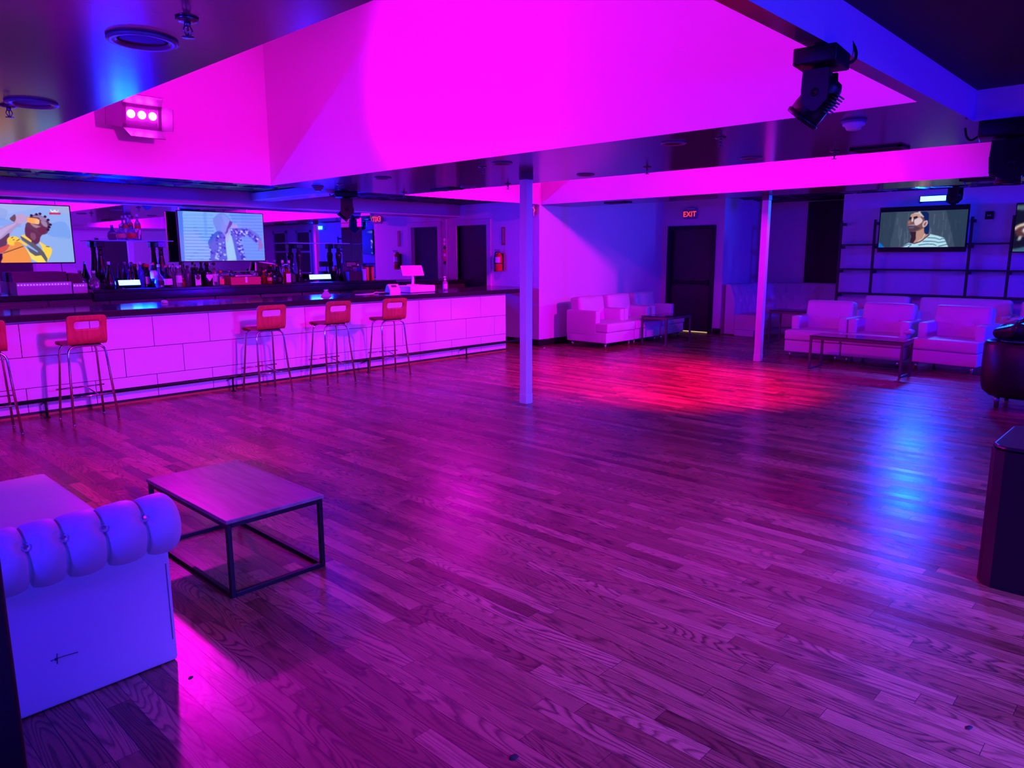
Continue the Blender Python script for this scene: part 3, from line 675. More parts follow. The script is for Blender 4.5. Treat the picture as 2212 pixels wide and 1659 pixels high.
# picture 2: a person in a plaid shirt before pale siding
P2 = Picture([(120, 150), (1975, 225), (2035, 1245), (215, 1265)], (200, 112), (128, 178, 252))
P2.poly((96, 144, 250), [(1250, 180), (1980, 225), (2035, 1245), (1500, 1255), (1420, 700)], .85); P2.poly((112, 160, 250), [(1150, 170), (1500, 200), (1600, 1250), (1200, 1250)], .5)
P2.poly((78, 124, 240), [(130, 150), (235, 155), (300, 1265), (215, 1265)])
for k in range(15):
    y = 245+69*k; P2.line((52, 92, 200), [(245+5*k, y), (920, y+6)], 11, .85 if k > 3 else .35); P2.line((44, 84, 214), [(1240+22*k, y+14), (1960+5*k, y+26)], 9, .7 if k < 6 else .4)
P2.poly((90, 140, 240), [(690, 180), (760, 180), (780, 700), (730, 700)], .4)
P2.blob((118, 140, 236), [(910, 330), (1000, 230), (1110, 200), (1220, 270), (1290, 380), (1230, 470), (1180, 640), (1010, 620), (940, 500), (905, 400)]); P2.blob((140, 156, 244), [(1100, 230), (1220, 300), (1270, 390), (1190, 480), (1120, 360)], .6)
P2.poly((96, 60, 170), [(1270, 370), (1325, 400), (1310, 470), (1240, 560), (1220, 640), (1160, 690), (1210, 520)])
P2.blob((176, 150, 220), [(1290, 480), (1400, 450), (1440, 520), (1350, 540)], .8)
P2.blob((70, 96, 214), [(850, 740), (960, 620), (1060, 600), (1160, 690), (1180, 860), (1200, 1240), (880, 1250), (850, 1000), (795, 860)])
P2.poly((70, 96, 214), [(1270, 540), (1560, 530), (1620, 650), (1560, 700), (1480, 760), (1500, 950), (1600, 1245), (1420, 1245), (1360, 900)])
P2.poly((90, 110, 220), [(1600, 540), (1720, 560), (1870, 660), (1960, 790), (1900, 900), (1860, 880), (1720, 760), (1600, 650)])
rng = np.random.RandomState(4)
for (x0, x1, y0, y1) in ((830, 1180, 640, 1240), (1290, 1600, 560, 700), (1400, 1580, 760, 1240), (1620, 1900, 590, 860)):
    for k in range(46):
        x, y = rng.uniform(x0, x1), rng.uniform(y0, y1); s = rng.uniform(14, 30)
        if x0 == 1620: y = 590+(x-1620)*.85+rng.uniform(-50, 50)
        if x0 == 1400: x = 1400+(y-760)*.25+rng.uniform(0, 100)
        P2.poly([(20, 20, 190), (196, 214, 255), (44, 60, 200)][k % 3], [(x-s, y-s), (x+s, y-s*.5), (x+s*.8, y+s), (x-s, y+s*.6)], .75)
P2.poly((150, 200, 255), [(1170, 740), (1260, 650), (1300, 700), (1370, 1000), (1415, 1210), (1230, 1240), (1200, 1100), (1180, 900)]); P2.blob((176, 160, 230), [(1180, 660), (1270, 640), (1240, 800), (1200, 840)], .6)
P2.blob((140, 110, 200), [(1880, 790), (1940, 790), (1985, 940), (1960, 1000), (1930, 980), (1880, 1040), (1890, 920)])

# picture 3: a person in cap and striped shirt, wide format between black bars
P3 = Picture([(258, 335), (1925, 290), (1830, 1000), (195, 1000)], (200, 96), (58, 76, 92))
rng = np.random.RandomState(9)
for k in range(130):
    x = rng.uniform(220, 1860); y = rng.uniform(330, 880); l_ = rng.uniform(80, 260); g_ = rng.uniform(-24, 34)
    f_ = math.exp(-((x-950)/520)**2)*30
    P3.line((58+g_+f_, 78+g_+f_, 96+g_+f_*1.2), [(x, y), (x-rng.uniform(0, 30), y+l_)], rng.uniform(8, 30), .4)
P3.poly((24, 46, 60), [(258, 335), (560, 330), (420, 1000), (195, 1000)], .45); P3.poly((20, 44, 58), [(1500, 300), (1925, 290), (1830, 1000), (1640, 1000)], .5)
P3.poly((0, 110, 214), [(215, 900), (320, 1000), (195, 1000)])
P3.blob((6, 34, 86), [(1010, 350), (1160, 350), (1165, 520), (1170, 660), (1140, 760), (1070, 740), (1050, 600), (1080, 470)])
P3.blob((186, 140, 124), [(860, 640), (1050, 560), (1080, 740), (1160, 770), (1000, 900), (880, 925), (820, 860)]); P3.poly((46, 28, 30), [(800, 690), (920, 680), (910, 850), (860, 920), (800, 900), (825, 800)])
P3.blob((118, 82, 74), [(820, 420), (900, 360), (1010, 370), (1080, 470), (1100, 560), (1060, 640), (960, 690), (860, 710), (790, 690), (765, 600), (770, 530), (810, 480)])
P3.blob((226, 206, 214), [(900, 480), (1000, 440), (1050, 500), (1000, 560), (920, 590), (890, 540)], .9); P3.blob((206, 160, 140), [(850, 370), (980, 370), (1020, 430), (900, 440), (820, 430)], .9)
P3.blob((224, 214, 230), [(850, 440), (872, 450), (868, 510), (838, 520)], .9); P3.blob((160, 104, 92), [(765, 520), (810, 490), (820, 540), (780, 560)])
P3.blob((36, 26, 30), [(880, 430), (950, 415), (950, 450), (895, 462)]); P3.blob((30, 22, 26), [(800, 440), (840, 430), (830, 470), (800, 480)])
P3.blob((160, 146, 170), [(780, 580), (890, 570), (900, 590), (790, 600)], .8); P3.blob((176, 164, 200), [(790, 620), (890, 615), (850, 650), (780, 640)], .8); P3.blob((50, 44, 66), [(770, 600), (900, 600), (1000, 640), (900, 690), (800, 700)], .6)
P3.blob((206, 176, 180), [(1045, 560), (1080, 510), (1140, 500), (1140, 570), (1080, 625), (1045, 610)]); P3.blob((90, 56, 60), [(1075, 560), (1120, 520), (1110, 570), (1080, 600)], .7)
P3.poly((206, 190, 196), [(880, 350), (960, 345), (1000, 315), (1015, 350), (1080, 430), (1060, 440), (980, 370), (890, 368)])
P3.poly((176, 222, 236), [(620, 1000), (790, 910), (880, 930), (1010, 890), (1190, 755), (1340, 790), (1450, 830), (1490, 930), (1520, 1000)])
P3.line((60, 40, 60), [(790, 910), (880, 930), (1010, 890), (1170, 765)], 16)
for (pts) in ([(1130, 820), (1280, 830), (1370, 860), (1410, 840), (1455, 842)], [(1040, 890), (1200, 890), (1290, 900), (1330, 915), (1470, 895)], [(960, 960), (1130, 940), (1240, 945), (1300, 970)], [(1330, 985), (1500, 950)], [(640, 995), (780, 940), (830, 945), (760, 1000)]):
    P3.line((54, 84, 120), pts, 13)
P3.line((240, 236, 240), [(1090, 745), (1040, 840), (950, 890)], 8)
P4 = Picture([(0, 0), (160, 0), (160, 90), (0, 90)], (80, 45), (12, 16, 20))
P4.poly((90, 116, 130), [(0, 4), (60, 1), (110, 8), (60, 18), (0, 12)], .8).line((220, 206, 190), [(0, 48), (6, 42), (16, 38), (40, 34)], 5).blob((160, 80, 60), [(3, 46), (16, 41), (40, 40), (30, 60), (6, 60)], .5)
P4.poly((230, 236, 240), [(14, 46), (24, 44), (20, 56), (13, 52)]).line((200, 206, 210), [(11, 60), (9, 68)], 4).poly((60, 100, 120), [(0, 84), (30, 78), (80, 82), (80, 90), (0, 90)])

tv('large television at the left edge showing a drinker in a yellow shirt', (2.46, 10.97, 1.915), 0, 1.40, .745, P1)
tv('television over the bar showing a figure in a blue plaid shirt', (5.205, 10.97, 1.915), 0, 1.34, .745, P2)
tv('lounge television showing a man in cap and striped shirt', (14.46, 3.81, 2.06), R(-90), 1.41, .79, P3, .012, (1.375, .62))
tv('lounge television cut off by the right edge', (14.46, 1.74, 2.045), R(-90), 1.41, .79, P4)

# ------------------------------------------------------------------ LED bars
def led_bar(label, loc, rz, wd, ht, tilt=0, dp=.07):
    """emitting face towards local -Y"""
    t = thing('led_light_bar', label, 'light bar', loc, rz, 'cyan LED bars')
    T = Matrix.Rotation(tilt, 4, 'X')
    b = MB(T); b.box(-wd/2-.012, wd/2+.012, 0, .05, -ht/2-.012, ht/2+.012, 0, .006); b.build('housing', plastic_blk, t)
    b = MB(T); b.box(-wd/2, wd/2, -.006, 0, -ht/2, ht/2); b.build('led_strip', cyan_led, t)
    for s in (-1, 1): b = MB(); b.box(s*(wd/2+.012)-.006, s*(wd/2+.012)+.006, -.01, dp, -ht/2-.03, ht/2, 0, .003); b.build('bracket', blackmetal, t)
    return t
led_bar('lit cyan light bar on the lounge wall above the television', (14.64, 3.72, 2.585), R(-90), .40, .085, 0, .112)
led_bar('lit cyan light bar on the lounge wall beyond the right edge, seen in the mirror', (14.64, -1.0, 2.585), R(-90), .40, .085, 0, .112)
LX0, LX1 = on_y(256, 608, 10.78).x, on_y(302, 608, 10.78).x
led_bar('lit cyan light bar standing among bottles under the left glass shelf', ((LX0+LX1)/2, 10.78, ZI+.075), 0, LX1-LX0, .07, R(-24))
led_bar('lit cyan light bar standing under the right glass shelf', (6.78, 10.86, ZI+.08), 0, .40, .075, R(-14))

# ------------------------------------------------------------------ glass shelves on turned balusters
bal_low = [(.040, .07), (.050, .085), (.040, .10), (.046, .13), (.056, .17), (.058, .22), (.052, .28), (.042, .35), (.034, .42), (.030, .455), (.036, .462), (.030, .475), (.029, .515), (.037, .522), (.030, .535), (.042, .555)]
bal_high = [(.040, .07), (.050, .085), (.040, .10), (.044, .12), (.034, .16), (.031, .21), (.033, .26), (.042, .34), (.052, .41), (.055, .445), (.048, .475), (.032, .49), (.029, .515), (.037, .522), (.030, .535), (.042, .555)]
OBST = []
def glass_shelf(label, x0, x1, ztop, xa, xb, prof):
    t = thing('glass_shelf', label, 'shelf', ((x0+x1)/2, 11.05, ZI), group='glass shelves on turned balusters')
    hw = (x1-x0)/2; zz = ztop-ZI
    b = MB(); b.box(-hw, hw, -.13, .125, zz-.012, zz, 0, .003); b.build('glass_top', shelfglass, t)
    for X in (xa, xb):
        cx = X-(x0+x1)/2; k = (zz-.012)/.63; OBST.append((X, 11.05, .058))
        b = MB(); b.box(cx-.056, cx+.056, -.056, .056, 0, .075*k, 0, .004); b.lathe([(r, z*k) for r, z in prof], 20, (cx, 0, .0)); b.box(cx-.052, cx+.052, -.052, .052, .55*k, zz-.0125, 0, .004)
        b.build('baluster', blackwood, t)
glass_shelf('glass shelf on black balusters left of the plaid shirt television', 3.37, 4.44, 1.85, on_y(222, 600, 11.05).x, on_y(352, 600, 11.05).x, bal_low)
glass_shelf('glass shelf on black balusters right of the plaid shirt television', 6.27, 7.44, 1.84, on_y(648, 600, 11.05).x, on_y(733, 600, 11.05).x, bal_high)
for _k in range(7): _x = LX0+(LX1-LX0)*_k/6; OBST.extend([(_x, 10.80, .045), (_x, 10.66, .05)])
for _x in (6.55, 6.65, 6.75, 6.85, 6.95, 7.0): OBST.append((_x, 10.88, .05))
for _k in range(7): OBST.append((on_y(525, 606, 10.76).x-.22+.44*_k/6, 10.78, .10))
ZG = 1.8505

# stepped display risers with dotted LED strips
def riser(label, x0, x1, dz):
    t = thing('bottle_riser', label, 'riser', ((x0+x1)/2, 10.92, ZW), group='empty stepped bottle risers'); h = (x1-x0)/2
    b = MB(); b.box(-h, h, -.14, .20, 0, .125+dz); b.build('lower_step', frost, t)
    b = MB(); b.box(-h, h, .02, .20, .126+dz, .25+dz); b.build('upper_step', darkwood, t)
    b = MB(); b.box(-h, h, -.144, -.1405, .128+dz-.05, .128+dz-.012, 0); b.build('led_channel', plastic_wht, t)
    b = MB(); n = int(2*h/.034)
    for k in range(n): b.box(-h+.017+k*.034-.007, -h+.017+k*.034+.007, -.1465, -.1445, .128+dz-.038, .128+dz-.026)
    b.build('led_dots', led_dot, t)
riser('left stepped bottle riser with a dotted light strip under the drinker television', 2.42, 3.03, .025)
riser('right stepped bottle riser with a dotted light strip beside the left balusters', 3.045, 3.215, .0)

# ------------------------------------------------------------------ bottles
def tint(nm, col, rough=.06, trans=.85): return mat(nm, col, rough, trans=trans, ior=1.45)
g_clear = tint('clear_bottle_glass', (.85, .85, .95), .05, .9); g_amber = tint('amber_spirit', (.55, .16, .03), .06, .7); g_dark = mat('dark_bottle_glass', (.012, .008, .01), .07, spec=.7)
g_blue = tint('blue_bottle_glass', (.08, .2, .8), .06, .6); g_green = mat('dark_green_bottle', (.01, .03, .012), .07, spec=.7); g_purple = mat('matte_purple_bottle', (.08, .03, .10), .25)
l_white = mat('white_label', (.72, .68, .72), .5); l_tan = mat('tan_label', (.6, .35, .2), .5); l_orange = mat('orange_label', (.8, .25, .06), .5); l_black = mat('black_label', (.02, .02, .02), .5); l_red = mat('red_label', (.6, .03, .02), .45)
c_black = mat('black_cap', (.01, .01, .01), .35); c_red = mat('red_cap', (.5, .02, .02), .35); c_gold = mat('orange_cap', (.6, .2, .03), .35); c_clear = mat('glass_stopper', (.6, .6, .7), .1, spec=.8); c_blue = mat('blue_cap', (.05, .06, .35), .3)
PROF = {
 'tall': lambda h, r: [(r*.9, 0), (r, .02*h), (r, .60*h), (r*.9, .66*h), (r*.42, .76*h), (r*.36, .80*h), (r*.36, .93*h)],
 'slim': lambda h, r: [(r*.9, 0), (r, .02*h), (r, .55*h), (r*.75, .64*h), (r*.42, .74*h), (r*.34, .93*h)],
 'round': lambda h, r: [(r*.6, 0), (r*.9, .05*h), (r, .22*h), (r*.92, .40*h), (r*.6, .52*h), (r*.3, .60*h), (r*.27, .92*h)],
 'pear': lambda h, r: [(r*.85, 0), (r, .06*h), (r*.98, .22*h), (r*.8, .42*h), (r*.5, .60*h), (r*.28, .76*h), (r*.22, .93*h)],
 'flask': lambda h, r: [(r*.95, 0), (r, .03*h), (r, .56*h), (r*.94, .63*h), (r*.5, .70*h), (r*.38, .76*h), (r*.38, .90*h)],
 'globe': lambda h, r: [(r*.5, 0), (r*.85, .08*h), (r, .28*h), (r*.9, .48*h), (r*.55, .62*h), (r*.3, .68*h), (r*.28, .9*h)]}
def bottle(label, px, Y, z, kind, h, r, gl, cap=c_black, lab=None, lz=(.14, .45), group='spirit bottles on the back bar', square=False):
    for dY in [q*sg for q in (0, .03, .06, .09, .12, .15, .18, .21, .24, .27, .30) for sg in (1, -1)]:      # stand clear of what is already there
        Y2 = Y+dY; X2 = on_y(px, 600, Y2).x
        if 10.58+r < Y2 < 11.18-r and all(math.hypot(X2-ox, Y2-oy) > r+orr+.002 for ox, oy, orr, oz in [o_ if len(o_) == 4 else (*o_, ZI) for o_ in OBST] if abs(oz-z) < .1): break
    else: print('NO ROOM', label)
    Y = Y2; OBST.append((X2, Y2, r, z))
    p = on_y(px, 600, Y); t = thing('bottle', label, 'bottle', (p.x, Y, z), 0, group)
    n = 20; prof = PROF[kind](h, r); b = MB(); b.lathe(prof, n)
    if square: b.v = [(max(-.74*r, min(.74*r, x)) if zz < .62*h else x, max(-.74*r, min(.74*r, y)) if zz < .62*h else y, zz) for x, y, zz in b.v]
    b.build('glass_body', gl, t)
    rn = prof[-1][0]; z1 = prof[-1][1]
    b = MB(); b.lathe([(rn*1.12, z1-.03*h), (rn*1.2, z1-.028*h), (rn*1.2, h), (rn*1.0, h+.002), (0, h+.002)], 14); b.build('cap', cap, t)
    if lab:
        b = MB(); rr = (r*1.012 if not square else r*.75)
        if square: b.box(-rr*.8, rr*.8, -rr-.001, -rr+.002, lz[0]*h, lz[1]*h)
        else:
            def rad(q):
                for (r0, z0), (r1, z1_) in zip(prof[:-1], prof[1:]):
                    if z0 <= q <= z1_: return r0+(r1-r0)*(q-z0)/(z1_-z0+1e-9)
                return r
            zz = [lz[0]*h+(lz[1]-lz[0])*h*k/6 for k in range(7)]
            b.lathe([(rad(q)*1.015+.0005, q) for q in zz], 16, a0=R(-165), a1=R(-35))
        b.build('label', lab, t)
    return t
S = 'on the left glass shelf'
bottle('round clear bottle, leftmost '+S, 270, 11.02, ZG, 'globe', .215, .066, g_amber if False else g_clear, c_clear, l_tan, (.15, .4), 'bottles on the left glass shelf')
bottle('tall slim clear bottle with pale cap behind the round ones '+S, 283, 11.12, ZG, 'slim', .34, .038, g_clear, c_clear, l_red, (.5, .62), 'bottles on the left glass shelf')
bottle('round clear bottle with a red round label '+S, 293, 11.0, ZG, 'globe', .235, .066, g_clear, c_red, l_red, (.12, .42), 'bottles on the left glass shelf')
bottle('tallest clear bottle, rightmost '+S, 307, 11.05, ZG, 'tall', .36, .042, g_clear, c_clear, l_red, (.45, .58), 'bottles on the left glass shelf')
A = [
 ('squat decanter with a blue face beside the leftmost black baluster', 203, 10.90, 'globe', .24, .07, g_clear, c_clear, None, None, False),
 ('large teardrop bottle just left of the left cyan bar', 237, 10.70, 'pear', .36, .068, g_dark, c_clear, None, None, False),
 ('dark bottle with violet neck wrap behind the left cyan bar', 281, 10.98, 'pear', .33, .031, g_dark, c_blue, None, None, False),
 ('dark bottle with violet neck wrap, second behind the left cyan bar', 289.5, 10.98, 'pear', .335, .031, g_dark, c_blue, None, None, False),
 ('slim blue bottle at the right end of the left cyan bar', 305, 10.86, 'tall', .35, .04, g_blue, c_clear, None, None, False),
 ('dark square bottle with plain violet label right of the left cyan bar', 318, 10.72, 'flask', .32, .075, g_dark, c_red, l_white, (.14, .46), True),
 ('dark bottle behind the violet labelled bottle', 313, 10.90, 'tall', .33, .045, g_dark, c_black, None, None, False),
 ('bottle with large pink printed label right of the violet labelled bottle', 332, 10.78, 'tall', .345, .05, g_dark, c_red, l_white, (.36, .68), False),
 ('clear round bottle with high neck in front of the right balusters', 344, 10.72, 'round', .32, .06, g_clear, c_clear, l_black, (.1, .3), False),
 ('round dark bottle with glowing pink label and red neck', 360, 10.68, 'round', .31, .075, g_dark, c_red, l_white, (.10, .38), False),
 ('clear slim bottle, first right of the pink round bottle', 367.5, 10.92, 'slim', .30, .026, g_clear, c_clear, None, None, False),
 ('clear slim bottle, second right of the pink round bottle', 374.5, 10.92, 'slim', .30, .026, g_clear, c_clear, None, None, False),
 ('clear slim bottle, third right of the pink round bottle', 382.5, 10.94, 'slim', .30, .026, g_clear, c_clear, None, None, False),
 ('clear bottle with white label in front of the slim clear ones', 386, 10.72, 'tall', .29, .045, g_clear, c_clear, l_white, (.2, .55), False),
 ('clear slim bottle, fourth right of the pink round bottle', 391, 10.94, 'slim', .30, .026, g_clear, c_clear, None, None, False),
 ('small amber bottle at the foot of the clear bottles', 395, 10.74, 'flask', .12, .03, g_amber, c_gold, None, None, False),
 ('matte purple bottle left of the square herbal bottle', 406, 10.78, 'tall', .295, .05, g_purple, c_black, None, None, False),
 ('clear slim bottle just left of the matte purple bottle', 399, 10.96, 'slim', .31, .026, g_clear, c_black, None, None, False),
 ('dark bottle with short cap behind the square herbal bottle', 417, 10.90, 'flask', .265, .05, g_dark, c_black, None, None, False),
 ('square dark green bottle with a red and white round-badge label', 424.5, 10.74, 'flask', .27, .068, g_green, c_black, l_white, (.06, .62), True),
 ('tall dark bottle under the plaid shirt television, left of the diamond label', 436, 10.86, 'tall', .35, .046, g_dark, c_black, None, None, False),
 ('round dark bottle with a diamond shaped pink label', 448, 10.74, 'flask', .34, .072, g_dark, c_black, None, None, False),
 ('clear bottle behind the diamond labelled bottle', 453, 10.94, 'tall', .32, .042, g_clear, c_clear, None, None, False),
 ('clear bottle with violet label and black cap right of the diamond label', 463.5, 10.82, 'tall', .335, .052, g_clear, c_black, l_white, (.16, .5), False),
 ('small square bottle with orange cap and orange label', 476.5, 10.78, 'flask', .215, .052, g_clear, c_gold, l_orange, (.08, .45), True),
 ('short amber bottle, leftmost of the cluster left of the right balusters', 570, 10.76, 'flask', .20, .04, g_amber, c_gold, None, None, False),
 ('short clear bottle behind the leftmost amber bottle', 574.5, 10.92, 'slim', .21, .036, g_clear, c_clear, None, None, False),
 ('small bright orange bottle in the cluster left of the right balusters', 581.5, 10.72, 'flask', .16, .042, g_amber, c_gold, l_tan, (.3, .6), False),
 ('dark tall bottle with pink cap in the middle of the cluster', 586, 10.90, 'tall', .29, .042, g_dark, c_red, None, None, False),
 ('dark wide bottle behind the orange one', 592, 10.76, 'flask', .22, .05, g_dark, c_black, None, None, False),
 ('dark tall bottle with red cap right of the middle of the cluster', 598, 10.94, 'tall', .29, .042, g_dark, c_red, None, None, False),
 ('dark round bottle with faint oval label in the cluster', 603, 10.74, 'round', .27, .062, g_dark, c_black, l_black, (.1, .35), False),
 ('tall square decanter with glass stopper behind the cluster', 611.5, 10.93, 'flask', .36, .045, g_clear, c_clear, None, None, True),
 ('amber square bottle with white label near the right balusters', 620, 10.72, 'flask', .27, .064, g_amber, c_black, l_white, (.06, .55), True),
 ('second tall square decanter with glass stopper beside the right balusters', 625.5, 10.95, 'flask', .355, .045, g_clear, c_clear, None, None, True),
 ('dark square bottle with black ornate label beside the right balusters', 631, 10.74, 'flask', .25, .058, g_dark, c_black, l_black, (.1, .55), True)]
for (lb, px, Y, kd, h, r, gl, cp_, la, lz, sq) in A:
    t = bottle(lb, px, Y, ZI, kd, h, r, gl, cp_, la, lz or (.14, .45), square=sq)
    if 'diamond shaped' in lb:
        b = MB(); b.add([(-.05, -r*1.02-.002, .13), (0, -r*1.02-.002, .065), (.05, -r*1.02-.002, .13), (.045, -r*1.02-.002, .165), (-.045, -r*1.02-.002, .165)], [[0, 1, 2, 3, 4]])
        b.add([(-.05, -r*1.02+.03, .13), (0, -r*1.02+.03, .065), (.05, -r*1.02+.03, .13), (.045, -r*1.02+.03, .165), (-.045, -r*1.02+.03, .165)], [[0, 1, 2, 3, 4]]); b.build('label', l_white, t)
    if 'round-badge' in lb:
        b = MB(); b.lathe([(.032, 0), (.022, .0005)], 18, T=Matrix.Translation((0, -.053, .125)) @ Matrix.Rotation(PI/2, 4, 'X')); b.box(-.04, .04, -.0525, -.052, .078, .084, 1); b.build('label_print', [l_black, l_red], t)

# other things on the back bar
t = thing('takeout_box', 'low red card box under the plaid shirt television', 'box', (*on_y(525, 606, 10.76).xy, ZI))
b = MB(); b.box(-.24, .24, -.10, .14, 0, .115, 0, .004); b.build('tray', redbox, t)
b = MB(); b.box(-.015, .02, -.103, -.1, .03, .118, 0); b.build('paper_tab', paper_m, t)
b = MB(); b.cushion((.03, .03, .16), (.20, .10, .045), .04); b.build('clear_lid', glass, t)
t = thing('menu_stand', 'dark tilted menu board with pale edge behind the bottle cluster', 'menu board', (*on_y(573, 590, 11.05).xy, ZI+.02))
T = Matrix.Rotation(R(-12), 4, 'X') @ Matrix.Rotation(R(8), 4, 'Y')
b = MB(T); b.box(-.16, .16, -.004, .008, .03, .30); b.build('board', panel_black, t)
b = MB(T)
for a in ((-.175, -.155, .02, .31), (.155, .175, .02, .31), (-.175, .175, .30, .318), (-.175, .175, .012, .03)): b.box(a[0], a[1], -.008, .01, a[2], a[3], 0, .002)
b.build('frame', plastic_wht, t)
b = MB(); b.box(-.12, .12, -.02, .09, 0, .02); b.build('foot', plastic_blk, t)
t = thing('bar_sign', 'small black notice with pale lines standing on a black box', 'sign', (*on_y(760, 577, 10.80).xy, ZI+.001)); OBST.append((t.location.x, 10.80, .14))
b = MB(); b.box(-.125, .125, -.09, .09, 0, .155, 0, .003); b.build('box', panel_black, t)
b = MB(); b.box(-.145, .145, -.03, -.02, .23, .325, 0, .002); b.box(-.008, .008, -.028, -.02, .155, .24); b.build('plate', panel_black, t)
b = MB()
for k, (a, c) in enumerate(((-.12, .06), (-.12, .06), (-.12, -.03))): b.box(a, c, -.032, -.0305, .296-.022*k, .302-.022*k)
b.prism([(.085, .255), (.13, .255), (.108, .295)], .0305, .032, T=Matrix(((1, 0, 0, 0), (0, 0, -1, 0), (0, 1, 0, 0), (0, 0, 0, 1)))); b.build('print', l_white, t)
t = thing('patterned_card', 'violet patterned card behind the black box', 'card', (*on_y(767, 590, 11.04).xy, ZI)); b = MB(); b.box(-.06, .06, -.004, .004, 0, .24, 0, .001); b.build('card', mat('violet_card', (.35, .28, .5), .5, var=.6, bscale=60), t)
for i, (px, lb) in enumerate(((775, 'blue drink bottle next to the black box'), (780.5, 'blue drink bottle next to the red canisters'))):
    bottle(lb, px, 10.86, ZI, 'slim', .26, .034, g_blue, c_blue, None, group='blue drink bottles')
for i, (px, Y, lb) in enumerate(((787, 10.68, 'pale patterned cup left of the red canisters'),)):
    p = on_y(px, 600, Y); b = MB(); b.lathe([(.034, 0), (.036, .01), (.043, .20), (.040, .20), (.033, .012), (0, .012)], 20); o = b.build('cup', frost, loc=(p.x, Y, ZI)); tag(o, lb, 'cup')
for i, (px, Y, lb, mm) in enumerate(((793.5, 10.70, 'red canister, left of the three near the mirrored pilaster', orange_p), (799, 10.79, 'red canister, middle of the three near the mirrored pilaster', redbox), (804.5, 10.71, 'orange red canister, right of the three near the mirrored pilaster', orange_p))):
    p = on_y(px, 600, Y); t = thing('canister', lb, 'canister', (p.x, Y, ZI), 0, 'red canisters on the back bar'); b = MB(); b.lathe([(.028, 0), (.03, .006), (.03, .225), (.026, .232)], 18); b.build('body', mm, t); b = MB(); b.lathe([(.028, .2325), (.03, .236), (.03, .25), (0, .252)], 18); b.build('lid', c_black, t)

# ------------------------------------------------------------------ things on the bar counter
ZC = 1.0605
p = on_z(896, 617, ZC)
t = thing('cash_drawer', 'white cash drawer under the tablet till on the bar', 'cash drawer', (7.42, 9.10, ZC), R(0))
b = MB(); b.box(-.25, .25, -.14, .20, .004, .105, 0, .006); b.build('body', plastic_wht, t)
b = MB(); b.box(-.245, .245, -.147, -.1405, .02, .095, 0, .003); b.box(-.02, .02, -.15, -.146, .05, .07); b.build('front', plastic_wht, t)
t = thing('till_tablet', 'white tablet till on an angled stand, seen from behind', 'till', (7.42, 9.20, ZC+.106), R(-28))
b = MB(); b.lathe([(.10, 0), (.10, .008), (.03, .014)], 24); b.tube([(0, .02, .012), (0, -.01, .10), (0, .05, .20)], [.022, .020, .018], 12); b.build('stand', plastic_wht, t)
T = Matrix.Translation((0, .03, .22)) @ Matrix.Rotation(R(-52), 4, 'X')
b = MB(T); b.box(-.17, .17, -.008, .008, -.11, .13, 0, .007, 3); b.build('tablet', plastic_wht, t)
b = MB(T); b.box(-.155, .155, .0085, .0095, -.095, .115); b.build('screen', tableglass, t)
t = thing('card_reader', 'white card reader with dark display left of the cash drawer', 'card reader', (6.99, 9.17, ZC), R(-12))
b = MB(); b.prism([(-.10, 0), (.09, 0), (.09, .03), (.03, .125), (-.02, .135), (-.10, .05)], -.085, .085, T=Matrix(((0, 0, 1, 0), (1, 0, 0, 0), (0, 1, 0, 0), (0, 0, 0, 1)))); b.build('body', plastic_wht, t)
b = MB(); b.add([(-.045, -.068, .0925), (.045, -.068, .0925), (.045, -.034, .123), (-.045, -.034, .123)], [[0, 1, 2, 3]]); b.build('display', panel_black, t)
b = MB(); b.tube(fillet([(6.32, 9.20, ZC+.004), (6.45, 9.15, ZC+.004), (6.66, 9.20, ZC+.004), (6.74, 9.28, ZC+.02), (6.83, 9.24, ZC+.008), (6.90, 9.22, ZC+.015)], .06), .005, 8); o = b.build('cable', plastic_wht); tag(o, 'white cable lying on the bar left of the card reader', 'cable')
b = MB(); b.box(-.075, .075, -.04, .04, 0, .018, 0, .006); o = b.build('phone', plastic_blk, loc=(6.76, 9.08, ZC)); tag(o, 'black handset lying on the bar beside the white cable', 'phone')
t = thing('pump_bottle', 'clear sanitiser pump bottle on the bar right of the cash drawer', 'pump bottle', (8.05, 9.15, ZC))
b = MB(); b.lathe([(.036, 0), (.04, .01), (.04, .13), (.03, .15), (.014, .16), (.014, .172)], 20); b.build('bottle_body', g_clear, t)
b = MB(); b.lathe([(.017, .165), (.017, .185), (.006, .187), (.006, .215), (.014, .217), (.014, .228), (0, .23)], 14); b.tube([(0, 0, .222), (-.035, 0, .216)], .005, 8); b.build('pump', plastic_wht, t)
b = MB(); b.lathe([(.0408, .03), (.0408, .11)], 18, a0=R(-160), a1=R(-20)); b.build('label', mat('lilac_label', (.35, .3, .7), .4), t)
t = thing('napkin_holder', 'small pale pyramid shaped holder on the bar between second and third stool', 'napkin holder', (5.79, 9.14, ZC), R(10))
b = MB(); b.lathe([(.105, 0), (.105, .008), (.03, .075), (.03, .082), (0, .084)], 4, smooth=False); b.build('body', frost, t)
b = MB(); b.box(-.03, .03, -.015, .015, .082, .096, 0, .003); b.build('clip', plastic_wht, t)
b = MB(); b.lathe([(.04, 0), (.042, .008), (.03, .03), (.012, .038), (0, .039)], 18); o = b.build('bowl', frost, loc=(3.66, 9.42, ZC)); tag(o, 'small upturned bowl on the bar left of the second stool', 'bowl')

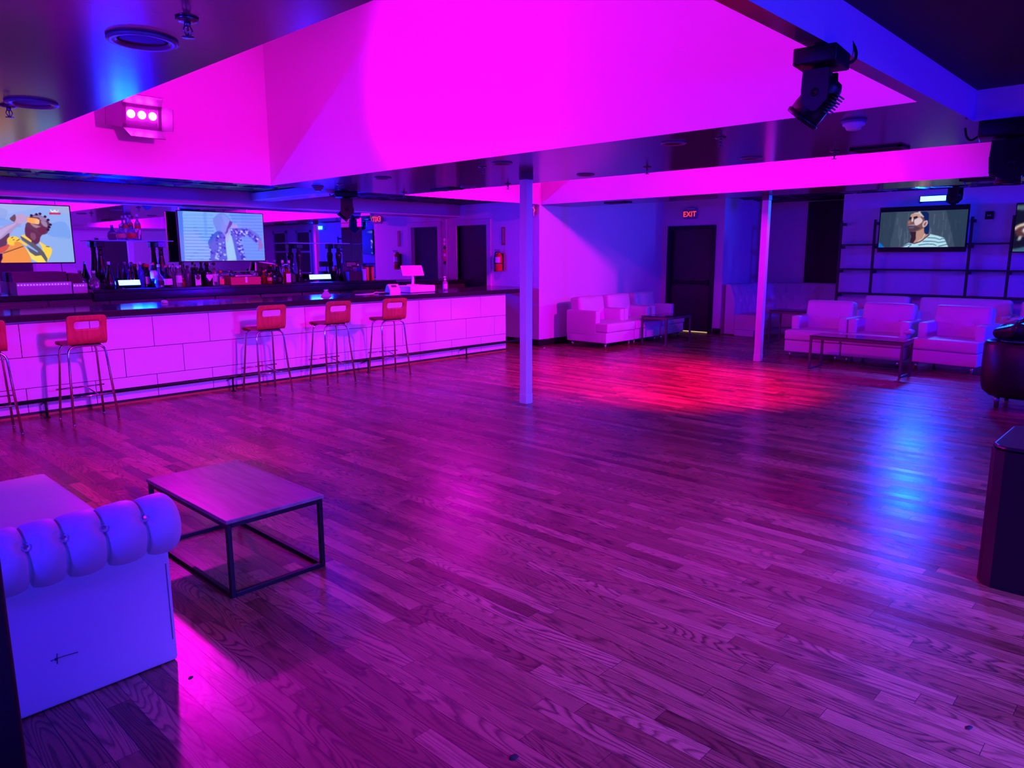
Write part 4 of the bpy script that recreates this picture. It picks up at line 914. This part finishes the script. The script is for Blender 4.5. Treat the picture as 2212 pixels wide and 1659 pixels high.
# fittings on the bar end wall
t = thing('fire_extinguisher', 'red fire extinguisher hanging right of the door behind the bar', 'fire extinguisher', (9.83, 9.66, 1.33))
b = MB(); b.lathe([(.06, 0), (.066, .012), (.066, .27), (.05, .315), (.022, .335), (.02, .35)], 24); b.build('cylinder', red_paint, t)
b = MB(); b.lathe([(.067, .16), (.067, .265)], 20, a0=R(120), a1=R(240)); b.build('label', l_white, t)
b = MB(); b.box(-.02, .02, -.025, .025, .345, .37, 0, .004); b.box(-.10, .03, -.012, .012, .385, .397, 0, .003); b.box(-.09, .03, -.012, .012, .362, .370, 0, .003); b.build('handle', chrome_dk, t)
b = MB(); b.tube(fillet([(0, .03, .36), (-.01, .075, .35), (-.015, .10, .22), (-.015, .085, .06), (-.02, .075, .0)], .05), .012, 10); b.tube([(-.02, .075, .10), (-.02, .078, -.0)], .019, 10); b.build('hose', plastic_blk, t)
b = MB(); b.box(.06, .10, -.03, .03, .02, .33); b.lathe([(.068, .14), (.068, .155)], 20); b.build('bracket', blackmetal, t)
t = thing('extinguisher_sign', 'narrow red bordered sign on the wall above the fire extinguisher', 'sign', (XE, 9.63, 1.975))
b = MB(); b.box(-.008, -.001, -.05, .05, -.165, .165, 0, .002); b.build('plate', redbox, t)
b = MB(); b.box(-.010, -.0081, -.022, .022, -.12, .135); b.build('panel', mat('lilac_sign_face', (.40, .32, .55), .35), t)
b = MB()
for k in range(7): b.box(-.0115, -.0101, -.008, .008, .11-.032*k-.02, .11-.032*k); 
b.prism([(-.014, -.105), (.014, -.105), (0, -.118)], .0101, .0115, T=Matrix(((0, 0, -1, 0), (1, 0, 0, 0), (0, 1, 0, 0), (0, 0, 0, 1)))); b.build('print', l_red, t)

# exit signs
def exit_sign(label, loc, M, arrow=False):
    t = thing('exit_sign', label, 'exit sign', loc, 0, 'lit exit signs')
    b = MB(M); b.box(-.15, .15, -.02, .02, -.10, .10, 0, .004); b.build('plate', sign_plate, t)
    text_obj('EXIT', .150, .002, 'lettering', exit_red, M @ Matrix.Translation((0, -.023, -.004)) @ Matrix.Rotation(PI/2, 4, 'X'), t)
    b = MB(M); b.box(-.03, .03, .02, .06, -.04, .04, 0, .004); b.box(-.10, .10, -.02, .02, .10, .118, 0, .003); b.build('canopy', plastic_wht, t)
    if arrow:
        b = MB(M); b.add([(.155, -.023, .035), (.17, -.023, .035), (.20, -.023, 0), (.17, -.023, -.035), (.155, -.023, -.035), (.182, -.023, 0)], [[0, 1, 2, 5], [5, 2, 3, 4]]); b.build('arrow', exit_red, t)
exit_sign('lit red EXIT sign over the dark exit door', (13.90, 8.06, 2.455), Matrix.Rotation(R(-90), 4, 'Z'))
exit_sign('EXIT sign with arrow on the bar end wall, half hidden by the nearer post', (9.865, 8.965, 2.405), Matrix.Rotation(R(-90), 4, 'Z'), True)
# END_PART_2

# ------------------------------------------------------------------ bar stools
def seat_shell():
    prof = [(.215, .752), (.213, .772), (.203, .788), (.18, .797), (.13, .798), (.07, .793), (.0, .788), (-.06, .785), (-.11, .785), (-.145, .790), (-.170, .803), (-.186, .824), (-.194, .85), (-.198, .885),
            (-.201, .925), (-.2035, .940), (-.2065, .958), (-.211, .985), (-.214, 1.000), (-.217, 1.015), (-.222, 1.040), (-.225, 1.055), (-.2265, 1.063), (-.2275, 1.069), (-.228, 1.072)]
    xs = [-.175, -.165, -.145, -.115, -.100, -.06, -.02, .02, .06, .100, .115, .145, .165, .175]
    s = [0]
    for a, b in zip(prof[:-1], prof[1:]): s.append(s[-1]+math.hypot(a[0]-b[0], a[1]-b[1]))
    rc = .035; vs_ = []; nx = len(xs)
    for i, (y, z) in enumerate(prof):
        e = min(s[i], s[-1]-s[i]); hw = .178 if e >= rc else .178-rc+math.sqrt(max(0, rc*rc-(rc-e)**2))
        wd = 1.0 if z > .8 else 1.02
        for x in xs: vs_.append((x*wd if abs(x) <= .115 else math.copysign(.115+(abs(x)-.115)*(hw-.115)/.06, x)*wd, y, z))
    r0, r1, c0, c1 = 15, 19, 3, 10; fs_ = []
    for i in range(len(prof)-1):
        for j in range(nx-1):
            q = [i*nx+j, i*nx+j+1, (i+1)*nx+j+1, (i+1)*nx+j]
            if r0 <= i < r1 and c0 <= j < c1:
                bot, top, lf, rt = i == r0, i == r1-1, j == c0, j == c1-1
                if bot and lf: fs_.append([q[0], q[1], q[3]])
                elif bot and rt: fs_.append([q[0], q[1], q[2]])
                elif top and lf: fs_.append([q[0], q[2], q[3]])
                elif top and rt: fs_.append([q[1], q[2], q[3]])
            else: fs_.append(q)
    return vs_, fs_
def make_stool(label, loc, rz, group):
    t = thing('bar_stool', label, 'bar stool', loc, rz, group)
    b = MB(); v_, f_ = seat_shell(); b.add(v_, f_, 0, True); o = b.build('seat', cherry, t)
    md = o.modifiers.new('thickness', 'SOLIDIFY'); md.thickness = .013; md.offset = 0
    for sy in (-1, 1):
        b = MB(); b.tube(fillet([(-.205, sy*.222, .0), (-.165, sy*.135, .768), (.165, sy*.135, .768), (.205, sy*.222, .0)], .085, 8), .0115, 10)
        for sx in (-1, 1): b.lathe([(.013, 0), (.013, .014)], 10, (sx*.205, sy*.222, 0))
        b.build('leg_frame', chrome, t)
    b = MB(); b.tube([(-.225, .188, .315), (.225, .188, .315)], .008, 8); b.build('front_footrest', chrome, t)
    b = MB(); b.tube([(-.19, -.192, .275), (.19, -.192, .275)], .008, 8); b.build('rear_stretcher', chrome, t)
    b = MB(); b.tube(fillet([(-.05, .188, .315), (.02, .12, .33), (.05, -.192, .275)], .15, 8), .006, 8); b.build('centre_stretcher', chrome, t)
    b = MB(); b.box(-.13, .13, -.15, .15, .772, .780, 0, .002); b.build('mounting_plate', blackmetal, t)
    return t
st = make_stool('red-brown bar stool standing alone, second from the left along the bar', (2.325, 8.145, 0), 0, 'red-brown stools along the bar')
for lb, x, y, r in (('red-brown bar stool cut off by the left edge of the view', 1.49, 8.14, -4), ('red-brown bar stool, left one of the three in front of the middle of the bar', 4.28, 8.125, -2),
                    ('red-brown bar stool, middle one of the three in front of the bar', 5.21, 8.16, -2), ('red-brown bar stool nearest the white cash drawer, right one of the three', 6.09, 8.11, -10)):
    dup(st, lb, (x, y, 0), R(r))

# ------------------------------------------------------------------ white leather armchairs (front faces local -Y)
def armchair(label, loc, rz, wd=.87, nb=2, group='white leather armchairs', name='armchair', cat='armchair', zb=.90):
    t = thing(name, label, cat, loc, rz, group); h = wd/2
    b = MB(); b.cushion((0, -.02, .2), (h-.005, .44, .092), .015, n=4); b.build('base', leather, t)
    k = 1 if wd < 1.2 else 2
    for q in range(k):
        b = MB(); x0 = -h+.005+q*(wd-.01)/k; x1 = x0+(wd-.01)/k
        b.cushion(((x0+x1)/2, -.13, .372), ((x1-x0)/2, .355, .078), .025, (0, .01, .022), n=8); b.build('seat_cushion', leather, t)
    for s in (-1, 1):
        b = MB(); b.cushion((s*(h-.066), .10, .44), (.063, .335, .218), .022, (.006, .006, .006), n=5); b.build('arm', leather, t)
    T = Matrix.Translation((0, .27, .62)) @ Matrix.Rotation(R(-9), 4, 'X'); hb = h-.07
    xs = [(-.5+(i+.5)/nb)*2*hb*.95 for i in range(nb)]
    b = MB(T); b.cushion((0, 0, 0), (hb, .115, .265), .045, (.01, .03, .01), [(1, -1, .0, x, .022, .045) for x in xs], n=14); b.build('backrest', leather, t)
    for x in xs:
        b = MB(T); b.lathe([(.012, 0), (.010, .006), (0, .008)], 12, T=Matrix.Translation((x, -.121, 0)) @ Matrix.Rotation(PI/2, 4, 'X')); b.build('button', leather, t)
    for sx in (-1, 1):
        for sy in (-.39, .34):
            b = MB(); b.lathe([(.016, 0), (.022, .112)], 12, (sx*(h-.08), sy, 0)); b.build('leg', chrome, t)
    return t
ac = armchair('white leather armchair, left one of the row of three facing the dance floor', (11.91, 4.425, 0), R(-90))
dup(ac, 'white leather armchair, middle one of the row of three facing the dance floor', (11.91, 3.545, 0), R(-90))
dup(ac, 'white leather armchair, right one of the row of three facing the dance floor', (11.95, 2.575, 0), R(-95))
dup(ac, 'white leather armchair nearest the post in the group by the magenta wall', (10.72, 7.97, 0), R(0))
dup(ac, 'white leather armchair in the middle of the group by the magenta wall', (11.62, 8.0, 0), R(1))
dup(ac, 'white leather armchair nearest the exit door in the group by the magenta wall', (12.53, 8.02, 0), R(3))
dup(ac, 'white armchair behind the row of three, under the lounge television', (13.95, 4.19, 0), R(-90))
armchair('white two-seat sofa behind the row of three armchairs', (13.95, 2.98, 0), R(-90), 1.48, 5, 'white sofas at the shelf wall', 'loveseat', 'sofa')
dup(ac, 'white armchair at the right edge behind the black sofa', (13.75, 1.78, 0), R(-90))
b = MB(); b.cushion((0, 0, 0), (.09, .06, .022), .02, (.0, .0, .02), n=4); o = b.build('folded_cloth', velvet, loc=(11.62, 3.10, .526)); tag(o, 'small crumpled white cloth on the seat edge between middle and right armchair', 'cloth')

# low metal tables with dark glass tops
def low_table(label, loc, rz, lx, ly, h):
    """long side along local X, open loop legs at both ends"""
    t = thing('cocktail_table', label, 'table', loc, rz, 'grey metal tables with dark glass tops'); w_ = .03
    for s in (-1, 1):
        b = MB(); x = s*(lx-w_/2)
        for y in (-1, 1): b.box(x-w_/2, x+w_/2, y*(ly-w_/2)-w_/2, y*(ly-w_/2)+w_/2, 0, h-.0, 0, .002)
        b.box(x-w_/2, x+w_/2, -ly+w_, ly-w_, 0, .022, 0, .002); b.build('loop_leg', steel, t)
    b = MB()
    for y in (-1, 1): b.box(-lx+w_, lx-w_, y*(ly-w_/2)-w_/2, y*(ly-w_/2)+w_/2, h-.045, h-.003, 0, .002)
    for x in (-1, 1): b.box(x*(lx-w_/2)-w_/2, x*(lx-w_/2)+w_/2, -ly+w_, ly-w_, h-.045, h-.003, 0, .002)
    b.build('apron', steel, t)
    b = MB(); b.box(-lx-.003, lx+.003, -ly-.003, ly+.003, h, h+.012, 0, .003); b.build('glass_top', tableglass, t)
low_table('low grey table in front of the row of three armchairs', (10.79, 3.49, 0), R(90), .62, .235, .475)
low_table('low grey table in front of the armchairs by the magenta wall', (11.77, 7.23, 0), 0, .43, .265, .525)
low_table('grey table between the curved booth and the armchair row, behind the farther post', (13.45, 5.30, 0), R(90), .62, .25, .60)

# ------------------------------------------------------------------ curved corner booth
booth = thing('corner_booth', 'white tufted curved booth in the corner beyond the farther post', 'booth', (14.5, 5.8, 0))
def bpath(n=64):
    pts = []; L1, RR, L2 = .55, 1.42, .22; arc = RR*PI/2; tot = L1+arc+L2
    for i in range(n+1):
        s = tot*i/n
        if s < L1: pts.append(((-L1+s), RR, 0, -1, s))
        elif s < L1+arc: a = PI/2-(s-L1)/RR; pts.append((RR*math.cos(a), RR*math.sin(a), -math.cos(a), -math.sin(a), s))
        else: pts.append((RR, -(s-L1-arc), -1, 0, s))
    return pts, tot
def sweep(prof, name, m_, dents=None, n=64):
    pts, tot = bpath(n); k = len(prof); vs_ = []; fs_ = []
    for (x, y, nx, ny, s) in pts:
        for (d_, z) in prof:
            if dents and d_ > .08:
                for (ds, dz) in dents: d_ = d_-.028*math.exp(-((s-ds)**2+(z-dz)**2)/.045**2)
            vs_.append((x+nx*d_, y+ny*d_, z))
    for i in range(n):
        for j in range(k): fs_.append([i*k+j, i*k+(j+1) % k, (i+1)*k+(j+1) % k, (i+1)*k+j])
    fs_ += [list(range(k)), [n*k+j for j in range(k)][::-1]]
    b = MB(); b.add(vs_, fs_, 0, True); o = b.build(name, m_, booth)
    md = o.modifiers.new('edges', 'EDGE_SPLIT'); md.split_angle = R(50)
    return tot
fr = [(.225-.10*t+.035*math.sin(PI*t), .43+.57*t) for t in [i/14 for i in range(15)]]
_, tot_b = bpath(); dn = []
for r_ in range(3):
    for k in range(12): dn.append(((k+.5*(r_ % 2)+.4)*.29, .90-.19*r_))
sweep([(.02, .02)]+[(.24, .02), (.24, .40)]+fr+[(.10, 1.025), (.05, 1.03), (.02, 1.01)], 'back', velvet, [q for q in dn if q[0] < tot_b-.08], 150)
sweep([(.245, .125), (.70, .125), (.745, .14), (.765, .20), (.76, .36), (.735, .41), (.68, .43), (.245, .425)], 'seat', velvet)
sweep([(.245, .0), (.655, .0), (.655, .12), (.245, .12)], 'kick_base', velvet)

# ------------------------------------------------------------------ wall rack behind the lounge
rk = thing('wall_rack', 'black steel shelf rack fixed along the lounge wall behind the televisions', 'rack', (14.52, 3.0, 0))
ups = [5.20, 4.60, 3.06, 2.47, .95, .35]
for yy in ups:
    b = MB(); b.box(-.02, .02, yy-3.02, yy-2.98, .02, 2.25, 0, .003); u_ = b.build('upright', rackm, rk)
    for z in (.86, 1.31, 1.76, 2.19): b = MB(); b.box(.0205, .228, yy-3.015, yy-2.985, z-.03, z+.02, 0, .003); b.build('bracket', rackm, u_)
for z in (.90, 1.35, 1.80):
    for a, c in zip(ups[:-1], ups[1:]):
        b = MB(); b.box(-.012, .21, c-2.978, a-3.022, z-.012, z+.012, 0, .002); b.build('shelf', rackm, rk)
t = thing('wall_switch_box', 'small black box with two pale marks on the wall between the lounge televisions', 'control box', (14.75, 2.86, 2.27))
b = MB(); b.box(-.05, 0, -.06, .06, -.065, .065, 0, .008); b.build('case', plastic_blk, t)
b = MB()
for y in (-.015, .018): b.box(-.052, -.0505, y-.008, y+.008, -.015, .012)
b.build('marks', l_white, t)

# ------------------------------------------------------------------ tufted sofa in the near left corner
sofa = thing('tufted_sofa', 'white tufted sofa with rolled arm and crystal buttons in the near left corner', 'sofa', (.4, 3.6, 0))
O = Vector((.4, 3.6, 0))
def L_(x, y, z): return Vector((x, y, z))-O
b = MB(); b.cushion(L_(.36, 2.975, .262), (.708, .055, .258), .012, (0, .004, 0), n=6); b.build('arm_panel', velvet, sofa)
b = MB(); b.cushion(L_(.36, 3.82, .155), (.70, .79, .153), .012, n=4); b.build('base', velvet, sofa)
seat_m = mat('stretched_white_vinyl', (.68, .66, .70), .38)
_nt = seat_m.node_tree; _tc = _nt.nodes.new('ShaderNodeTexCoord'); _mp = _nt.nodes.new('ShaderNodeMapping'); _mp.inputs['Scale'].default_value = (2.2, 26, 5); _mp.inputs['Rotation'].default_value = (0, 0, R(-12))
_no = _nt.nodes.new('ShaderNodeTexNoise'); _no.inputs['Scale'].default_value = 1; _no.inputs['Detail'].default_value = 2; _bp = _nt.nodes.new('ShaderNodeBump'); _bp.inputs['Strength'].default_value = .35; _bp.inputs['Distance'].default_value = .012
_nt.links.new(_tc.outputs['Object'], _mp.inputs['Vector']); _nt.links.new(_mp.outputs['Vector'], _no.inputs['Vector']); _nt.links.new(_no.outputs['Fac'], _bp.inputs['Height']); _nt.links.new(_bp.outputs['Normal'], _nt.nodes['Principled BSDF'].inputs['Normal'])
b = MB(); b.cushion(L_(.36, 3.825, .385), (.705, .785, .072), .03, (.0, .0, .012), n=10); b.build('seat_cushion', seat_m, sofa)
b = MB(); b.cushion(L_(-.42, 3.72, .42), (.10, .90, .40), .06, n=6); b.build('back', velvet, sofa)
AY, AZ, AR = 2.985, .580, .125
btn = [on_y(px, py, AY-.095).x for px, py in ((60, 1190), (141, 1167), (228, 1142), (315, 1121))]
sp_ = btn[1]-btn[0]; seams = [btn[0]-2*sp_, btn[0]-sp_]+btn
ANG = math.radians(142)          # angle of the button row: towards the room's near side and upward
vs_ = []; fs_ = []; xs = [-.36+i*(1.075+.36)/420 for i in range(421)]; nA = 64
endx = 1.085
prof_end = [(xs[-1]+.055*math.sin(t*PI/2), math.cos(t*PI/2)) for t in [i/10 for i in range(1, 11)]]
rows = [(x, 1.0) for x in xs]+prof_end
for (x, k) in rows:
    ds = min(abs(x-s) for s in seams)
    lo = [s for s in seams if s <= x]; hi = [s for s in seams if s > x]
    a_ = max(lo) if lo else seams[0]-sp_; c_ = min(hi) if hi else 1.12
    u_ = min(1, max(0, (x-a_)/(c_-a_))); bulge = math.sin(PI*u_)**.45 if 0 < u_ < 1 else 0
    for j in range(nA):
        an = 2*PI*j/nA; r_ = AR-.020+.022*bulge-.013*math.exp(-(ds/.0045)**2)
        dA = (an-ANG+PI) % (2*PI)-PI
        for s in seams:
            q_ = (x-s)**2+(dA*AR)**2; r_ -= .024*math.exp(-q_/.026**2)+.004*math.exp(-q_/.045**2)*math.cos(7*math.atan2(dA*AR, x-s))
        # second tuft row on the far side of the roll, halfway between
        dB = (an-math.radians(62)+PI) % (2*PI)-PI
        for s in seams: r_ -= .020*math.exp(-((x-s-sp_/2)/.03)**2-(dB*AR/.03)**2)
        r_ *= (k if k == 1.0 else max(.0, k)**.55)
        vs_.append((x-O.x, AY+r_*math.cos(an)-O.y, AZ+r_*math.sin(an)*.98-O.z))
for i in range(len(rows)-1):
    for j in range(nA): fs_.append([i*nA+j, i*nA+(j+1) % nA, (i+1)*nA+(j+1) % nA, (i+1)*nA+j])
b = MB(); b.add(vs_, fs_, 0, True); b.build('rolled_arm', velvet, sofa)
for s in btn:
    T = Matrix.Translation((s-O.x, AY+(AR-.030)*math.cos(ANG)-O.y, AZ+(AR-.030)*math.sin(ANG))) @ Matrix.Rotation(ANG-PI/2, 4, 'X')
    b = MB(T); b.lathe([(.013, -.004), (.0165, .004), (.012, .012), (.006, .016), (0, .016)], 8, smooth=False); b.build('crystal_button', crystal, sofa)
b = MB(); b.tube([L_(.62, 2.9155, .19), L_(.66, 2.9155, .192), L_(.71, 2.9155, .188)], .0014, 6); b.tube([L_(.640, 2.9155, .17), L_(.643, 2.9155, .21)], .0016, 6); b.lathe([(.006, 0), (.004, .001), (0, .0012)], 10, T=Matrix.Translation(L_(.638, 2.9155, .19)) @ Matrix.Rotation(PI/2, 4, 'X'))
b.build('torn_seam', seamm, sofa)
b = MB(); b.tube([L_(1.052, 2.9155, .10), L_(1.050, 2.9155, .43)], .0012, 6); b.build('side_seam', seamm, sofa)

# wooden coffee table on a black tube frame
ct = thing('coffee_table', 'wood-topped coffee table with black cube frame beside the tufted sofa', 'coffee table', (1.735, 3.765, 0))
cx, cy_ = .262, .485; w_ = .0115
b = MB(); b.box(-cx-.006, cx+.006, -cy_-.006, cy_+.006, .381, .400, 0, .003); b.build('table_top', tabletop_m, ct)
for sx in (-1, 1):
    for sy in (-1, 1):
        b = MB(); b.box(sx*(cx-w_)-w_, sx*(cx-w_)+w_, sy*(cy_-w_)-w_, sy*(cy_-w_)+w_, 0, .3805, 0, .002); b.build('leg', blackmetal, ct)
for z in (.0115, .369):
    for sx in (-1, 1): b = MB(); b.box(sx*(cx-w_)-w_, sx*(cx-w_)+w_, -cy_+2*w_, cy_-2*w_, z-w_, z+w_, 0, .002); b.build('rail', blackmetal, ct)
    for sy in (-1, 1): b = MB(); b.box(-cx+2*w_, cx-2*w_, sy*(cy_-w_)-w_, sy*(cy_-w_)+w_, z-w_, z+w_, 0, .002); b.build('rail', blackmetal, ct)

# black stitched partition at the left edge
pt = thing('padded_screen', 'black padded screen with a stitched edge cut off at the lower left', 'screen', (-.30, 1.93, 0))
b = MB(); b.box(-.7, .640, .0, .07, .02, 1.22, 0, .012, 3); b.build('panel', blackleather, pt)
b = MB()
for k in range(95): b.box(.6395, .6425, .028, .034, .04+.0122*k, .046+.0122*k)
thread_m = mat('grey_thread', (.16, .14, .2), .6); b.build('stitching', thread_m, pt)
b = MB()
for x in (-.6, .5): b.box(x-.03, x+.03, -.06, .13, 0, .02, 0, .004)
b.build('foot', blackmetal, pt)

# black pedestal and black sofa at the right edge
pd = thing('black_pedestal', 'black vinyl covered pedestal with rounded edge at the right border', 'pedestal', (4.45, .40, 0))
q = [(-.32, .23), (-.29, .275), (-.24, .30), (.24, .30), (.29, .275), (.32, .23), (.32, -.23), (.29, -.275), (.24, -.30), (-.24, -.30), (-.29, -.275), (-.32, -.23)]
b = MB(); b.prism(q, .0, .70); o = b.build('body', pedestal_m, pd)
b = MB(); b.prism([(x*.985, y*.985) for x, y in q], .7005, .722); o = b.build('top', pedestal_m, pd); md = o.modifiers.new('bevel', 'BEVEL'); md.width = .012; md.segments = 3

bs = thing('black_sofa', 'black leather tub sofa at the right edge, seen from its rounded end', 'sofa', (9.45, 1.10, 0))
b = MB()   # rounded tub shell: swept U of back and arms with rounded foot
pl = []
for i in range(41):
    a = PI*i/40
    pl.append((-.30-.24*math.sin(a)**.6, .60*math.cos(a)) if False else (-.34*abs(math.sin(a))**.5, math.copysign(abs(math.cos(a))**.55, math.cos(a))*.56))
pl = [(.42, .56)]+pl+[(.42, -.56)]
prof = [(.055, .66), (.075, .69), (.06, .715), (0, .725), (-.055, .715), (-.075, .68), (-.075, .28), (-.055, .19), (-.01, .135), (.05, .12), (.06, .3)]
vs_ = []; fs_ = []; k = len(prof)
for i, (x, y) in enumerate(pl):
    p0 = Vector(pl[max(i-1, 0)]); p1 = Vector(pl[min(i+1, len(pl)-1)]); tn = (p1-p0).normalized(); nn = Vector((-tn.y, tn.x))
    if nn.dot(Vector((x-.1, y))) > 0: nn = -nn
    for (d_, z) in prof: vs_.append((x+nn.x*d_, y+nn.y*d_, z-.10*max(0, x/.42)*(z > .4)))
for i in range(len(pl)-1):
    for j in range(k): fs_.append([i*k+j, i*k+(j+1) % k, (i+1)*k+(j+1) % k, (i+1)*k+j])
fs_ += [list(range(k)), [(len(pl)-1)*k+j for j in range(k)][::-1]]
b.add(vs_, fs_, 0, True); b.build('tub_shell', blackleather, bs)
b = MB(); b.cushion((.08, 0, .30), (.36, .47, .13), .04, (0, 0, .02), n=6); b.build('seat_cushion', blackleather, bs)
for sx in (-.22, .34):
    for sy in (-.44, .44): b = MB(); b.lathe([(.022, 0), (.028, .15)], 12, (sx, sy, 0)); b.build('leg', chrome_dk, bs)
def pillow(label, loc, rot, s=1):
    t = thing('jacket', label, 'jacket', loc, 0, 'black jackets on the black sofa'); T = Matrix.Rotation(rot[2], 4, 'Z') @ Matrix.Rotation(rot[1], 4, 'Y') @ Matrix.Rotation(rot[0], 4, 'X')
    b = MB(T); b.cushion((0, 0, 0), (.20*s, .16*s, .06*s), .055*s, (.01, .02, .03), [(2, 1, .05, .03, .03, .06), (2, 1, -.08, -.05, .03, .05)], n=10); b.build('folded_body', jacket, t)
    b = MB(T); b.cushion((-.08*s, -.05*s, .055*s), (.09*s, .075*s, .04*s), .035*s, (.01, .01, .02), n=6); b.build('sleeve', jacket, t)
    b = MB(T); b.cushion((.08*s, -.01, .063*s), (.05*s, .09*s, .03*s), .024*s, n=5); b.build('lining', greyfur, t)
pillow('black shiny jacket draped over the near corner of the black sofa', (9.22, 1.42, .815), (R(10), R(12), R(40)))
pillow('black shiny jacket with grey lining lying behind the first one', (9.68, 1.47, .83), (R(-5), R(10), R(80)), 1.0)

# bits of litter on the floor
for (px, py, s, mm, lb) in ((412, 1464, .016, grime, 'dark crumb on the floor below the sofa corner'), (1107, 1637, .028, grime, 'dark curved scrap on the floor at the bottom of the view'), (2093, 1572, .02, grime, 'dark scrap on the floor at the lower right'),
                            (1678, 1219, .012, orange_p, 'tiny orange scrap on the floor right of centre'), (1830, 1090, .016, paper_m, 'small white scrap on the floor beside the blue reflection'), (1176, 752, .04, paper_m, 'white paper scraps at the baseboard beside the nearer post'),
                            (603, 848, .015, orange_p, 'tiny orange scrap on the floor under the stool left of the middle')):
    p = on_z(px, py, 0); b = MB(); n = 7; rr = [s*random.uniform(.5, 1.1) for _ in range(n)]
    b.add([(rr[k]*math.cos(2*PI*k/n), rr[k]*math.sin(2*PI*k/n)*.6, .001) for k in range(n)]+[(rr[k]*.6*math.cos(2*PI*k/n), rr[k]*.6*math.sin(2*PI*k/n)*.5, s*.25+.001) for k in range(n)], [list(range(n))[::-1], list(range(n, 2*n))]+[[k, (k+1) % n, n+(k+1) % n, n+k] for k in range(n)])
    o = b.build('scrap', mm, loc=(p.x, p.y, 0)); tag(o, lb, 'litter', 'scraps on the floor')

# ------------------------------------------------------------------ light
def spot(name, loc, to, col, power, cone=120, blend=.5, size=.08):
    l = bpy.data.lights.new(name, 'SPOT'); l.color = col; l.energy = power; l.spot_size = R(cone); l.spot_blend = blend; l.shadow_soft_size = size
    o = bpy.data.objects.new(name, l); C.objects.link(o); o.location = loc; d = Vector(to)-Vector(loc); o.rotation_euler = d.to_track_quat('-Z', 'Y').to_euler(); return o
def area(name, loc, to, col, power, sx, sy):
    l = bpy.data.lights.new(name, 'AREA'); l.color = col; l.energy = power; l.shape = 'RECTANGLE'; l.size = sx; l.size_y = sy
    o = bpy.data.objects.new(name, l); C.objects.link(o); o.location = loc; d = Vector(to)-Vector(loc); o.rotation_euler = d.to_track_quat('-Z', 'Y').to_euler(); return o
MAG = (1, .0, .95); PINK = (1, .0, .55); BLUE = (.06, .03, 1); VIO = (.30, .03, 1)
#LIGHTS
spot('par_over_bar', (3.33, 8.36, 3.12), (3.6, 2.0, 3.75), (0.889, 0.000, 1.000), 1440, 84, .8)
spot('par_opposite', (2.75, 1.75, 2.80), (1.4, 8.7, 1.9), (1.000, 0.000, 0.655), 1160, 76, .5)
spot('par_over_bar_spill', (3.15, 8.28, 3.02), (1.3, 2.35, 0), (1.000, 0.000, 0.818), 220, 24, 1.0)
spot('par_second_coffer_left', (7.6, 7.5, 3.8), (7.7, 8.75, 2.9), (1.000, 0.000, 0.909), 2200, 70, .8)
spot('par_second_coffer_bar', (7.9, 2.2, 3.4), (7.3, 8.75, .8), (1.000, 0.000, 0.600), 400, 46, .35)
spot('par_second_coffer', (9.0, .9, 3.0), (8.7, 8.75, 1.3), (1.000, 0.000, 0.765), 1700, 58, .6)
spot('par_second_coffer_wash', (7.2, 3.6, 3.5), (9.97, 4.1, 2.4), (1.000, 0.000, 0.950), 200, 84, .4)
spot('par_second_coffer_right', (7.2, 1.6, 3.4), (9.97, 1.3, 2.3), (1.000, 0.000, 1.000), 40, 100, .6)
spot('par_floor', (7.6, 3.5, 3.7), (8.3, 4.9, 0), (1.000, 0.000, 0.215), 2600, 62, .8)
spot('blue_wash_near', (.1, -3.2, 2.3), (1.2, 4.0, .3), (0.014, 0.052, 1.000), 420, 80, .8, .2)
spot('blue_wash_right', (3.2, -4.5, 2.3), (9, 4, 1.6), (0.000, 0.000, 1.000), 1200, 150, .8, .2)
spot('blue_wash_lounge', (11.2, -4.6, 2.2), (12.4, 3.4, .7), (0.009, 0.003, 1.000), 2200, 100, .8, .2)
spot('violet_wash', (-2.2, 2.2, 2.2), (6, 6, 1.5), (0.033, 0.004, 1.000), 720, 100, .8, .2)
spot('right_wall_violet_fill', (8.5, -2.2, 2.4), (9.6, -6, 1.3), (0.350, 0.000, 1.000), 400, 130, .8, .2)  # added unseen light so the right wall reads violet in the mirror
spot('near_floor_fill', (2.9, -3.0, 2.5), (3.7, .8, 0), (0.124, 0.050, 1.000), 3400, 66, .7, .3)  # added fill behind the camera, no real lamp; lifts the near floor
area('led_glow_lounge', (14.60, 3.72, 2.585), (8, 3.72, 1.6), (0.000, 0.050, 1.000), 180, .40, .085)
area('led_glow_lounge_right', (14.60, -1.0, 2.585), (8, 0, 1.6), (0.000, 0.043, 1.000), 140, .40, .085)
area('led_glow_bar_left', (3.93, 10.74, 1.29), (3.93, 8.5, 2.4), (0.000, 0.003, 1.000), 300, .36, .07)
area('led_glow_bar_right', (6.78, 10.82, 1.30), (6.78, 8.5, 2.2), (0.000, 0.004, 1.000), 180, .40, .075)
